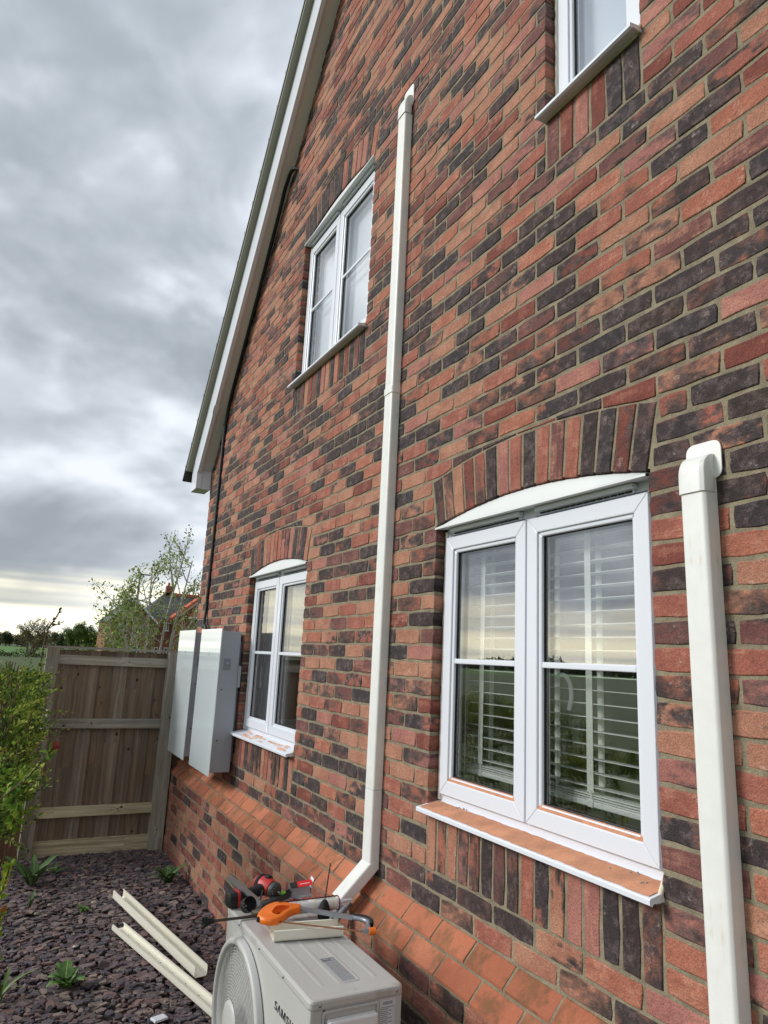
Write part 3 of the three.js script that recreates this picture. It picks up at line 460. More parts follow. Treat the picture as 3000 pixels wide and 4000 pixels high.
{
  const f = thing('timber_fence', 'weathered brown board fence panel with grey posts closing the path', 'fence', [-0.75, 0, -4.33]);
  const put = (name, g, m, x, y, z, ry = 0, rz = 0) => { const b = mesh(name, g, m, f); b.position.set(x + 0.75, y, z + 4.33); b.rotation.set(0, ry, rz); return b; };
  put('post', plank(0.1, 1.98, 0.1, 'y'), railM, -1.247, 0.78, -4.33); put('post', plank(0.12, 1.98, 0.1, 'y'), railM, -0.186, 0.78, -4.33);
  for (let k = 0; k < 9; k++) put('board', plank(0.135, 1.63, 0.012, 'y', 0.135), boardM, -1.195 + k * 0.125 + 0.035, 0.94, -4.388 + (wr() - 0.5) * 0.002, -0.14, (wr() - 0.5) * 0.004).material = boardMs[Math.floor(wr() * 4)];
  for (const [y, m] of [[1.668, railM], [1.116, railM], [0.376, greenRail]]) put('rail', plank(0.96, 0.082, 0.042, 'x'), m, -0.722, y, -4.355, 0, (wr() - 0.5) * 0.006);
  put('gravel_board', plank(0.955, 0.15, 0.024, 'x', 0.15), greenRail, -0.722, 0.07, -4.368);
  put('capping', plank(1.2, 0.02, 0.07, 'x', 0.08), railM, -0.735, 1.776, -4.37, 0, 0.004);
  for (const [x, y] of [[-1.1, 1.67], [-0.98, 1.12], [-0.6, 0.38], [-0.4, 1.66], [-0.8, 1.12]]) put('nail', new THREE.CylinderGeometry(0.004, 0.004, 0.004, 8).rotateX(Math.PI / 2), darkSteel, x, y, -4.333);
  put('closing_board', plank(0.135, 1.7, 0.016, 'y', 0.135), boardM, -0.068, 0.86, -4.42);
  // low fence carrying the line on past the post, half hidden by the hedge
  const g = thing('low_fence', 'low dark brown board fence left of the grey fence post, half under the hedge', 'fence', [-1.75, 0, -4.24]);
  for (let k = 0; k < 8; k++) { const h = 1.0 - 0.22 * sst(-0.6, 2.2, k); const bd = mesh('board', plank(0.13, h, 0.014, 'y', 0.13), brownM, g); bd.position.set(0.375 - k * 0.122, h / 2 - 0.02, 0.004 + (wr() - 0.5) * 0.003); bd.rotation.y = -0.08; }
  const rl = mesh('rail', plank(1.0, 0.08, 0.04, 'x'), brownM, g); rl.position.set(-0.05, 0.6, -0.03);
}

// ------------------------------------------------------------------ trunking runs on the wall
const ductShape = (w, d, r) => { const s = new THREE.Shape(); s.moveTo(-w / 2, 0); s.lineTo(w / 2, 0); s.lineTo(w / 2, d - r); s.quadraticCurveTo(w / 2, d, w / 2 - r, d); s.lineTo(-w / 2 + r, d); s.quadraticCurveTo(-w / 2, d, -w / 2, d - r); s.closePath(); return s; };
const ductLen = (w, d, L, y0, r = 0.014) => toCreasedNormals(extr(ductShape(w, d, r), L, 0, 0, 6).rotateX(-Math.PI / 2).scale(1, 1, -1).translate(0, y0, 0), 0.6);
function fixWind(g) { const p = g.index ? g.toNonIndexed() : g; for (const k of ['position', 'normal', 'uv']) { const a = p.attributes[k]; if (!a) continue; const n = a.itemSize, d = a.array; for (let i = 0; i < a.count; i += 3) for (let j = 0; j < n; j++) { const t = d[(i + 1) * n + j]; d[(i + 1) * n + j] = d[(i + 2) * n + j]; d[(i + 2) * n + j] = t; } } p.computeVertexNormals(); return p; }
function ductRun(w, d, L, y0, r) { const g = extr(ductShape(w, d, r ?? 0.014), L, 0, 0, 6); g.rotateX(-Math.PI / 2); /* y->-z, z->y */ g.rotateY(Math.PI); return toCreasedNormals(g.translate(0, y0, 0), 0.6); }
function wallCap(w, d, y0, h) {
  const secs = []; for (let k = 0; k <= 9; k++) { const t = (k / 9) * Math.PI / 2, dd = (d + 0.004) * Math.cos(t) ** 0.8 + 0.002, y = y0 - 0.055 * (k === 0) + h * Math.sin(t); secs.push({ p: V(0, y, dd / 2), u: V(1, 0, 0), v: V(0, 0, 1), a: (w / 2 + 0.0025) * (1 - 0.06 * Math.sin(t)), b: dd / 2, e: 5 }); }
  secs.unshift({ ...secs[0], p: secs[0].p.clone() }); secs[1] = { ...secs[1], p: V(0, y0, secs[1].p.z) };
  return loft(secs, 28);
}
const flange = (w, h, y) => { const s = rrect(-w / 2, y - h / 2, w / 2, y + h / 2, 0.03); return extr(s, 0.004, 0.0012, 0.0008); };
const trunkTex = dtex(512, 512, (x, y, c) => { const l = smp(tBlot, x, y), s = smp(tStreak, y, x), k = 0.975 + 0.04 * (smp(tMid, x, y) - 0.5), d = sst(0.66, 0.92, l * 0.6 + s * 0.4); c[0] = lerp(234, 220, d) * k; c[1] = lerp(235, 210, d) * k; c[2] = lerp(230, 194, d) * k; });
const trunkM = new THREE.MeshPhysicalMaterial({ map: trunkTex, roughness: 0.4 });
const dm = (g) => uvBox(g, 1.1, [rnd(), rnd()]);
{
  const t = onWall('trunking', 'tall cream plastic pipe trunking rising between the windows', 'trunking', -0.442, 0.86, 0.002);
  const w = 0.088, d = 0.047, y = (v) => v - 0.86;
  mesh('cover', dm(ductRun(w, d, 3.184 - 1.206, y(1.206))), trunkM, t); mesh('cover', dm(ductRun(w, d, 4.87 - 3.184, y(3.186))), trunkM, t); mesh('cover', dm(ductRun(w, d, 0.338, y(0.866))), trunkM, t);
  mesh('coupler', dm(ductRun(w + 0.007, d + 0.004, 0.035, y(3.17), 0.016)), trunkM, t);
  mesh('wall_cap', dm(wallCap(w, d, y(4.93), 0.075)), trunkM, t); mesh('wall_flange', dm(flange(0.112, 0.15, y(5.01))), trunkM, t);
  const el = mesh('elbow', dm(ductRun(w + 0.004, d + 0.002, 0.215, -0.215)), trunkM, t); el.position.set(0, y(0.868), -0.002); el.rotation.x = -0.82;
  // grey insulated pipes leaving the trunking towards the unit
  const pm = mat(120, 124, 130, 0.75);
  for (const [a, r, m] of [[-0.018, 0.017, pm], [0.016, 0.014, pm], [0.0, 0.008, rubber]]) mesh('pipe', tube([[a, -0.13, 0.12], [a, -0.2, 0.19], [a + 0.01, -0.29, 0.24], [a + 0.06, -0.42, 0.28], [a + 0.12, -0.5, 0.33]], r, 30, 10), m, t);
}
{
  const t = onWall('trunking', 'short thick cream trunking with rounded cap at the right of the large window', 'trunking', 1.406, 0.83, 0.002);
  const w = 0.082, d = 0.05;
  const c = part('cover', t); c.rotation.z = 0.013;
  mesh('cover_length', dm(ductRun(w, d, 1.52, 0.0, 0.016)), trunkM, c);
  mesh('wall_cap', dm(wallCap(w, d, 1.512, 0.055)), trunkM, t).position.x = -0.019; mesh('wall_flange', dm(flange(0.112, 0.11, 1.552)), trunkM, t).position.x = -0.012;
  const el = mesh('elbow', dm(ductRun(w + 0.004, d + 0.002, 0.215, -0.215)), trunkM, t); el.position.set(0, 0.0, -0.002); el.rotation.x = -0.82;
}
// black cable conduit
{
  const t = onWall('cable', 'black cable running down the wall corner to the battery cabinets', 'cable', -3.98, 2.0, 0.012);
  const L = (s, y, o = 0.012) => [s + 3.98, y - 2.0, o - 0.012];
  mesh('conduit', tube([L(-2.36, 5.83, -0.02), L(-2.42, 5.86, 0.03), L(-2.56, 5.8, 0.035), L(-2.72, 5.61, 0.03), L(-3.2, 5.012, 0.022), L(-3.6, 4.515, 0.02), L(-3.86, 4.17, 0.018), L(-3.94, 3.93, 0.016), L(-3.965, 3.6), L(-3.975, 3.0), L(-3.985, 2.35), L(-3.99, 2.2), L(-3.95, 2.08, 0.03), L(-3.84, 2.02, 0.06), L(-3.7, 2.015, 0.1), L(-3.6, 2.01, 0.1), L(-3.565, 1.95, 0.1)], 0.0155, 160, 8), blackPlastic, t);
  for (const y of [4.0, 3.55, 3.1, 2.65, 2.3]) mesh('clip', bx(0.034, 0.014, 0.03, -(0.01) + (y > 3.8 ? 0.035 : 0.005), y - 2.0, 0.001, 0.003), blackPlastic, t);
}
// battery cabinets
{
  const glassFront = mat(226, 238, 242, 0.03, { clearcoat: 1, clearcoatRoughness: 0.0, ior: 1.7 }), body = mat(158, 164, 172, 0.5), bodyD = mat(128, 133, 140, 0.5);
  function cabinet(label, s) {
    const t = onWall('battery_cabinet', label, 'battery cabinet', s, 0.9, 0.02, 'battery cabinets on the wall');
    mesh('body', bx(0.6, 1.035, 0.15, 0, 0.54, 0.083, 0.004), body, t);
    mesh('wall_bracket', bx(0.5, 0.9, 0.018, 0, 0.54, -0.0095), bodyD, t);
    mesh('front_glass', bx(0.624, 1.082, 0.008, 0, 0.536, 0.164, 0.002), glassFront, t);
    const p = mesh('lock_plate', new RoundedBoxGeometry(0.006, 0.085, 0.055, 2, 0.002).translate(0.302, 0.81, 0.1), bodyD, t); mesh('lock', new THREE.CylinderGeometry(0.009, 0.009, 0.01, 16).rotateZ(Math.PI / 2).translate(0.306, 0.818, 0.1), steel, p);
    for (const y of [0.62, 0.25]) mesh('screw', new THREE.CylinderGeometry(0.006, 0.006, 0.006, 10).rotateZ(Math.PI / 2).translate(0.301, y, 0.125), darkSteel, t);
    mesh('logo', merge([extr(rect(-0.002, 0.86, 0.002, 0.9), 0.001, 0, 0.1682), extr(new THREE.Shape().absarc(0, 0.91, 0.007, 0, 6.3), 0.001, 0, 0.1682)]), mat(110, 120, 128, 0.4), t);
    mesh('side_bracket', bx(0.012, 0.16, 0.02, 0.306, 0.72, 0.0), body, t);
    return t;
  }
  cabinet('white glass battery cabinet nearer the window, showing its grey lock side', -3.045);
  const far = cabinet('white glass battery cabinet at the house corner beside the fence', -3.885);
  mesh('knob', new THREE.CylinderGeometry(0.016, 0.016, 0.03, 16).rotateZ(Math.PI / 2).translate(0.316, 1.0, 0.06), blackPlastic, far);
  mesh('red_switch', new THREE.CylinderGeometry(0.014, 0.014, 0.03, 16).rotateZ(Math.PI / 2).translate(0.316, 0.94, 0.06), mat(200, 40, 36, 0.4), far);
  mesh('cable', tube([[0.304, 0.8, 0.03], [0.33, 0.78, 0.08], [0.35, 0.72, 0.1], [0.34, 0.62, 0.11], [0.32, 0.56, 0.08], [0.305, 0.52, 0.05]], 0.009, 24, 8), whiteOld, far);
}
// venetian blind behind the large window
{
  const t = onWall('slatted_blind', 'open white slatted blind hanging behind the large window', 'blind', 0.6, 1.325, -0.19);
  const slatM = mat(226, 232, 228, 0.5), tapeM = mat(222, 230, 222, 0.8);
  for (let k = 0; k < 21; k++) { const g = bx(1.1, 0.0028, 0.048, 0, 0, 0); const m = mesh('slat', g, slatM, t); m.position.set(0, 0.085 + k * 0.0455, 0); m.rotation.x = -0.05; }
  for (const x of [-0.46, -0.05, 0.17]) for (const z of [0.027, -0.027]) mesh('ladder_tape', merge([bx(0.03, 1.1, 0.0012, x, 0.62, z), tube([[x, 0.075, z], [x + 0.006, 0.05, z * 0.9], [x - 0.004, 0.03, z * 0.7]], 0.006, 8, 6)]), tapeM, t);
  mesh('bottom_rail', merge([bx(1.1, 0.02, 0.052, 0, 0.032, 0, 0.005), bx(1.1, 0.004, 0.05, 0, 0.046, 0), bx(1.1, 0.004, 0.05, 0, 0.054, 0), bx(1.1, 0.004, 0.05, 0, 0.062, 0)]), slatM, t);
  for (const x of [-0.46, -0.05, 0.17]) mesh('rail_clip', bx(0.03, 0.03, 0.06, x, 0.035, 0, 0.006), slatM, t);
  mesh('head_rail', bx(1.12, 0.045, 0.055, 0, 1.2, 0), slatM, t);
  mesh('cord', tube([[-0.2, 1.15, 0.02], [-0.2, 0.6, 0.022], [-0.198, 0.42, 0.022]], 0.002, 10, 5), tapeM, t);
}
// curtain and cat behind the smaller ground floor window
{
  const t = onWall('curtain', 'pale grey pleated curtain behind the left pane of the smaller window', 'curtain', -2.5, 1.1, -0.24);
  const pos = [], idx = [], n = 60; for (let i = 0; i <= n; i++) { const x = -0.2 + 0.34 * (i / n), z = 0.02 * Math.sin(i * 1.1) + 0.008 * Math.sin(i * 2.7); pos.push(x, 0, z, x, 1.35, z * 0.8); } for (let i = 0; i < n; i++) { const a = i * 2; idx.push(a, a + 2, a + 1, a + 1, a + 2, a + 3); }
  const g = new THREE.BufferGeometry(); g.setAttribute('position', new THREE.Float32BufferAttribute(pos, 3)); g.setIndex(idx); g.computeVertexNormals(); mesh('fabric', g, mat(168, 172, 178, 0.95), t); mesh('curtain_pole', rod([-0.25, 1.36, 0], [0.95, 1.36, 0], 0.012), steel, t);
  const bl = onWall('roller_blind', 'closed white roller blind behind the upstairs window', 'blind', -1.46, 3.74, -0.14);
  mesh('blind_fabric', bx(1.16, 1.2, 0.003, 0, 0.6, 0), mat(228, 236, 240, 0.9), bl); mesh('hem_bar', bx(1.16, 0.02, 0.012, 0, 0.0, 0.001), white, bl);
  const b2 = onWall('roller_blind', 'closed white roller blind behind the small upper window', 'blind', 0.977, 3.97, -0.14);
  mesh('blind_fabric', bx(0.46, 0.97, 0.003, 0, 0.485, 0), mat(214, 226, 240, 0.9), b2); mesh('hem_bar', bx(0.46, 0.02, 0.012, 0, 0.0, 0.001), white, b2);
}
{
  // sitting cat, one continuous body
  const mc = new MarchingCubes(44, new THREE.MeshBasicMaterial(), false, false, 40000), N = 44, half = 0.26;
  const cap = (p, a, b, ra, rb) => { const pa = p.clone().sub(a), ba = b.clone().sub(a), h = clamp(pa.dot(ba) / ba.lengthSq()); return pa.addScaledVector(ba, -h).length() - lerp(ra, rb, h); };
  const smin = (a, b, k) => { const h = clamp(0.5 + 0.5 * (b - a) / k); return lerp(b, a, h) - k * h * (1 - h); };
  const bones = [[V(0, -0.16, -0.05), V(0, 0.02, 0.02), 0.085, 0.06], [V(0, 0.02, 0.02), V(0, 0.08, 0.04), 0.055, 0.045], [V(0, 0.115, 0.05), V(0, 0.105, 0.085), 0.052, 0.03], [V(-0.03, -0.02, 0.06), V(-0.03, -0.21, 0.075), 0.026, 0.018], [V(0.03, -0.02, 0.06), V(0.03, -0.21, 0.075), 0.026, 0.018], [V(-0.07, -0.17, -0.03), V(-0.06, -0.2, 0.06), 0.05, 0.024], [V(0.07, -0.17, -0.03), V(0.06, -0.2, 0.06), 0.05, 0.024], [V(-0.033, 0.15, 0.045), V(-0.045, 0.195, 0.04), 0.02, 0.006], [V(0.033, 0.15, 0.045), V(0.045, 0.195, 0.04), 0.02, 0.006], [V(0, -0.2, -0.1), V(0.14, -0.21, -0.06), 0.02, 0.016]];
  const p = V(0, 0, 0); for (let z = 0; z < N; z++) for (let y = 0; y < N; y++) for (let x = 0; x < N; x++) { p.set((x / (N / 2) - 1) * half, (y / (N / 2) - 1) * half, (z / (N / 2) - 1) * half); let d = 9; bones.forEach(([a, b, ra, rb], i) => { d = smin(d, cap(p, a, b, ra, rb), i > 6 ? 0.015 : 0.035); }); mc.field[z * N * N + y * N + x] = -d; }
  mc.isolation = 0; mc.update(); const c = mc.count, g = new THREE.BufferGeometry(); g.setAttribute('position', new THREE.BufferAttribute(mc.positionArray.slice(0, c * 3).map((v) => v * half), 3)); g.setAttribute('normal', new THREE.BufferAttribute(mc.normalArray.slice(0, c * 3), 3));
  const t = onWall('cat', 'ginger cat sitting behind the right pane of the smaller window', 'cat', -1.66, 1.425, -0.2); t.rotation.y = WALLTURN - 0.5;
  mesh('body', g, mat(196, 140, 92, 0.95), t);
  for (const s of [-1, 1]) mesh('eye', new THREE.SphereGeometry(0.007, 10, 8).translate(s * 0.02, 0.12, 0.098), mat(90, 110, 40, 0.2), t); mesh('nose', new THREE.SphereGeometry(0.005, 8, 6).translate(0, 0.103, 0.116), mat(180, 110, 100, 0.5), t);
}
// ------------------------------------------------------------------ outdoor unit
{
  const t = thing('outdoor_unit', 'pale grey air conditioning outdoor unit with round fan grille, tools lying on its lid', 'outdoor unit', [-0.55, 0, 0.0745], WALLTURN);
  const paintT = dtex(512, 512, (x, y, c) => { const d = sst(0.66, 0.88, smp(tBlot, x, y) * 0.7 + smp(tMid, x, y) * 0.3), k = 0.985 + 0.03 * (smp(tFine, x, y) - 0.5); c[0] = lerp(188, 174, d) * k; c[1] = lerp(187, 168, d) * k; c[2] = lerp(183, 158, d) * k; });
  const paint = new THREE.MeshPhysicalMaterial({ map: paintT, roughness: 0.42 }), lidM = new THREE.MeshPhysicalMaterial({ map: paintT, roughness: 0.34 }), grilleM = mat(192, 192, 188, 0.45);
  const cx = -0.178, cy = 0.488, X0 = -0.4375, X1 = 0.4375;
  const fp = rrect(X0, 0.165, X1, 0.782, 0.012); const hole = new THREE.Path(); hole.absarc(cx, cy, 0.242, 0, 2 * Math.PI, true); fp.holes.push(hole);
  mesh('front_panel', uvBox(extr(fp, 0.045, 0.009, 0.111, 48), 1.4), paint, t);
  mesh('back_panel', uvBox(bx(0.868, 0.615, 0.004, 0, 0.473, -0.154), 1.4), paint, t); mesh('far_end_panel', uvBox(bx(0.004, 0.615, 0.26, X0 + 0.003, 0.473, -0.02), 1.4), paint, t);
  const ep = mesh('end_panel', uvBox(bx(0.01, 0.614, 0.262, X1 - 0.0065, 0.473, -0.0245, 0.003), 1.4), paint, t);
  mesh('bottom_pan', bx(0.87, 0.02, 0.3, 0, 0.17, -0.004), paint, t);
  mesh('fan_shroud', new THREE.CylinderGeometry(0.25, 0.25, 0.16, 48, 1, true).rotateX(Math.PI / 2).translate(cx, cy, 0.03), dark, t); mesh('fan_backplate', new THREE.CircleGeometry(0.25, 40).translate(cx, cy, -0.05), dark, t);
  const fan = []; for (let k = 0; k < 3; k++) { const s = new THREE.Shape(); s.absarc(0, 0, 0.225, 0.1, 1.5, false); s.absarc(0, 0, 0.06, 1.1, 0.2, true); s.closePath(); fan.push(extr(s, 0.004).rotateX(0.25).rotateZ(k * 2.094)); } fan.push(new THREE.CylinderGeometry(0.06, 0.06, 0.05, 24).rotateX(Math.PI / 2));
  mesh('fan', merge(fan).translate(cx, cy, 0.05), mat(34, 35, 36, 0.6), t);
  // domed grille
  const gz = (r) => 0.168 + 0.034 * (1 - (r / 0.262) ** 2), rings = [];
  for (let k = 0; k < 17; k++) { const r = 0.079 + k * 0.0098; rings.push(new THREE.TorusGeometry(r, 0.0013, 5, 80).translate(cx, cy, gz(r))); }
  const grille = mesh('fan_grille', merge(rings), grilleM, t);
  const sp = []; for (let k = 0; k < 36; k++) { const a = (k / 36) * 2 * Math.PI, P = (r) => [cx + r * Math.cos(a + (r - 0.07) * 1.2), cy + r * Math.sin(a + (r - 0.07) * 1.2), gz(r) - 0.003]; sp.push(tube([P(0.07), P(0.13), P(0.19), P(0.25)], 0.001, 8, 4)); }
  mesh('spokes', merge(sp), grilleM, grille);
  mesh('hub_cap', new THREE.LatheGeometry([[0, 0.012], [0.06, 0.01], [0.074, 0.004], [0.076, -0.004], [0, -0.004]].map(([x, y]) => new THREE.Vector2(x, y)), 40).rotateX(Math.PI / 2).translate(cx, cy, gz(0.07) - 0.004), grilleM, grille);
  mesh('grille_rim', new THREE.LatheGeometry([[0.246, -0.014], [0.246, 0.006], [0.252, 0.012], [0.264, 0.011], [0.27, 0.004], [0.271, -0.014]].map(([x, y]) => new THREE.Vector2(x, y)), 80).rotateX(Math.PI / 2).translate(cx, cy, 0.176), grilleM, grille);
  mesh('rim_seat', new THREE.LatheGeometry([[0.25, 0.0], [0.283, 0.0], [0.287, -0.005]].map(([x, y]) => new THREE.Vector2(x, y)), 80).rotateX(Math.PI / 2).translate(cx, cy, 0.1582), paint, t);
  // lid with pressed ribs
  const lid = mesh('lid', uvBox(extr(rrect(X0 - 0.004, -0.16, X1 + 0.004, 0.16, 0.022), 0.03, 0.008, 0, 12).rotateX(-Math.PI / 2).translate(0, 0.77, 0), 1.4), lidM, t);
  for (const z of [0.085, 0.025, -0.04, -0.1]) mesh('lid_rib', new THREE.CapsuleGeometry(0.011, 0.64, 6, 14).rotateZ(Math.PI / 2).scale(1, 0.2, 1).translate(0.03, 0.799, z), lidM, lid);
  for (const [x, y, z, ax] of [[-0.264, 0.785, 0.161, 'z'], [-0.024, 0.785, 0.161, 'z'], [0.217, 0.785, 0.161, 'z'], [0.442, 0.786, 0.127, 'x'], [0.442, 0.786, -0.134, 'x']]) { const g = new THREE.SphereGeometry(0.0052, 12, 8); const s = mesh('screw', g, steel, lid); s.position.set(x, y, z); s.scale.set(ax === 'x' ? 0.5 : 1, 1, ax === 'z' ? 0.5 : 1); }
  // lettering on the front
  const font = await new FontLoader().loadAsync('fonts/droid/droid_sans_bold.typeface.json');
  const txt = (s, size, depth) => { const g = new TextGeometry(s, { font, size, depth, curveSegments: 5, bevelEnabled: false }); g.computeBoundingBox(); return g; };
  const lt = txt('SΛMSUNG', 0.0245, 0.0008); const lw = lt.boundingBox.max.x; lt.scale(0.245 / lw, 1, 1).translate(0.148, 0.667, 0.1562); mesh('lettering', lt, mat(38, 40, 46, 0.5), t);
  // end panel: raised surround, handle cover, label
  const sur = rrect(-0.118, 0.47, 0.074, 0.768, 0.012); sur.holes.push(rrect(-0.11, 0.478, 0.066, 0.76, 0.01, THREE.Path)); const rot = (g) => g.rotateY(Math.PI / 2);
  mesh('panel_surround', rot(extr(sur, 0.008, 0.003)).translate(0.4355, 0, 0), paint, ep);
  mesh('valve_cover', merge([rot(extr(rrect(-0.104, 0.5, 0.061, 0.745, 0.008), 0.028, 0.006)).translate(0.435, 0, 0)]), mat(222, 222, 222, 0.35), ep);
  const stick = ctex(256, 512, (g, w, h) => { g.fillStyle = '#c9ced2'; g.fillRect(0, 0, w, h); g.fillStyle = '#22262c'; g.font = 'bold 34px sans-serif'; g.textAlign = 'center'; g.fillText('SΛMSUNG', w / 2, 44); g.fillRect(14, 60, w - 28, 3); const r = mulberry(3); for (let k = 0; k < 30; k++) { const y = 74 + k * 14; g.fillStyle = '#5a6068'; for (let x = 16; x < 132; ) { const l = 6 + r() * 22; g.fillRect(x, y, Math.min(l, 132 - x), 6); x += l + 5; } if (k % 2) { g.fillStyle = '#6b737b'; g.fillRect(150, y, 20 + r() * 60, 6); } } g.strokeStyle = '#7b848c'; g.lineWidth = 2; g.strokeRect(12, 68, w - 24, h - 84); g.beginPath(); g.moveTo(140, 68); g.lineTo(140, h - 16); g.stroke(); });
  mesh('rating_label', new THREE.BoxGeometry(0.054, 0.19, 0.0006).rotateY(Math.PI / 2).translate(X1 - 0.001, 0.672, -0.106), [paint, paint, paint, paint, paint, paint].map((m, i) => (i === 4 ? new THREE.MeshPhysicalMaterial({ map: stick, roughness: 0.4 }) : m)), ep);
  const warn = ctex(256, 768, (g, w, h) => { g.fillStyle = '#a9acae'; g.fillRect(0, 0, w, h); const r = mulberry(6); g.fillStyle = '#63686e'; g.fillRect(0, 0, w, 110); g.fillStyle = '#8f9498'; g.fillRect(20, 16, 80, 78); g.fillRect(120, 16, 110, 36); for (let k = 0; k < 44; k++) { g.fillStyle = '#4b5056'; const y = 130 + k * 13.5; for (let x = 14; x < 236; ) { const l = 8 + r() * 30; g.fillRect(x, y, Math.min(l, 240 - x), 6); x += l + 6; } } });
  const wl = [paint, paint, new THREE.MeshPhysicalMaterial({ map: warn, roughness: 0.35 }), paint, paint, paint];
  const wlm = mesh('warning_label', new THREE.BoxGeometry(0.19, 0.0006, 0.054), wl, lid); wlm.geometry.rotateY(0); { const uv = wlm.geometry.attributes.uv, p = wlm.geometry.attributes.position; for (let i = 8; i < 12; i++) uv.setXY(i, 0.5 - p.getZ(i) / 0.054 * -1, 0.5 - p.getX(i) / 0.19); } wlm.position.set(0.2685, 0.8006, -0.012);
  for (const x of [-0.3, 0.3]) { mesh('foot', bx(0.06, 0.02, 0.36, x, 0.15, -0.004), paint, t); mesh('rubber_block', bx(0.1, 0.14, 0.4, x, 0.07, -0.004, 0.01), rubber, t); }
}
// ------------------------------------------------------------------ plastic channel pieces
function channel(w, h, L, th = 0.0022, lip = 0.008, r = 0.012) {
  const s = new THREE.Shape(), a = w / 2; s.moveTo(-a + lip, h); s.lineTo(-a, h); s.lineTo(-a, r); s.quadraticCurveTo(-a, 0, -a + r, 0); s.lineTo(a - r, 0); s.quadraticCurveTo(a, 0, a, r); s.lineTo(a, h); s.lineTo(a - lip, h); s.lineTo(a - lip, h - th); s.lineTo(a - th, h - th); s.lineTo(a - th, r); s.quadraticCurveTo(a - th, th, a - r, th); s.lineTo(-a + r, th); s.quadraticCurveTo(-a + th, th, -a + th, r); s.lineTo(-a + th, h - th); s.lineTo(-a + lip, h - th); s.closePath();
  return toCreasedNormals(extr(s, L, 0, -L / 2, 5), 0.6);
}
function alongGround(g, a, b, y, tilt = 0) { const m = (n, l, c, mt, gr) => { const t = mesh(n, g, mt, scene); t.position.set((a[0] + b[0]) / 2, y, (a[1] + b[1]) / 2); t.rotation.set(tilt, Math.atan2(b[0] - a[0], b[1] - a[1]), 0, 'YXZ'); return tag(t, l, c, gr); }; return m; }
{
  const d = (a, b) => Math.hypot(a[0] - b[0], a[1] - b[1]);
  let a = [-0.672, -3.06], b = [-0.435, -1.6];
  alongGround(channel(0.075, 0.055, d(a, b)), a, b, 0.036)('channel_length', 'cream plastic channel length on the slate, the one nearer the house wall', 'plastic channel', cream, 'plastic channel lengths on the slate');
  a = [-0.752, -2.47]; b = [-0.41, -0.95];
  const t = alongGround(channel(0.08, 0.03, d(a, b), 0.0022, 0.01, 0.004), a, b, 0.036)('channel_length', 'cream plastic channel length with drilled base, running in front of the outdoor unit', 'plastic channel', cream, 'plastic channel lengths on the slate');
  for (let k = 0; k < 7; k++) for (const x of [-0.012, 0.014]) mesh('screw_hole', new THREE.CylinderGeometry(0.0032, 0.0032, 0.0012, 10).translate(x, 0.0026, -0.68 + k * 0.16 + (x > 0 ? 0.05 : 0)), dark, t);
  const o = mesh('channel_offcut', channel(0.082, 0.036, 0.255), cream, scene); o.position.set(-0.533, 0.803, 0.05); o.rotation.y = Math.PI / 2 - 0.17; tag(o, 'short cream plastic channel offcut lying under the hacksaw', 'plastic channel');
  const s = mesh('plastic_scrap', new RoundedBoxGeometry(0.07, 0.012, 0.05, 1, 0.003), white, scene); s.position.set(-0.725, 0.03, -1.245); s.rotation.y = 0.3; tag(s, 'small white plastic scrap on the slate before the outdoor unit', 'plastic scrap');
}
// ------------------------------------------------------------------ tools on the lid
function tool(name, label, cat, base) { const t = thing(name, label, cat, base); t.put = (n, g, m, par = t) => mesh(n, par === t ? g.translate(-base[0], -base[1], -base[2]) : g.translate(-base[0], -base[1], -base[2]), m, par); return t; }
function axisLoft(a, b, list, n = 20) { a = V(...a); b = V(...b); const d = b.clone().sub(a).normalize(), u = V(0, 1, 0).addScaledVector(d, -d.y).normalize(), v = d.clone().cross(u); return loft(list.map(([t, ra, rb, e]) => ({ p: a.clone().lerp(b, t), u, v, a: ra, b: rb ?? ra, e: e ?? 2 })), n); }
function bar(a, b, w, th, up = [0, 1, 0]) { a = V(...a); b = V(...b); const d = b.clone().sub(a), L = d.length(); d.normalize(); const y = V(...up).addScaledVector(d, -d.dot(V(...up))).normalize(), x = y.clone().cross(d); return new THREE.BoxGeometry(w, th, L).applyMatrix4(new THREE.Matrix4().makeBasis(x, y, d)).translate(...a.add(b).multiplyScalar(0.5).toArray()); }
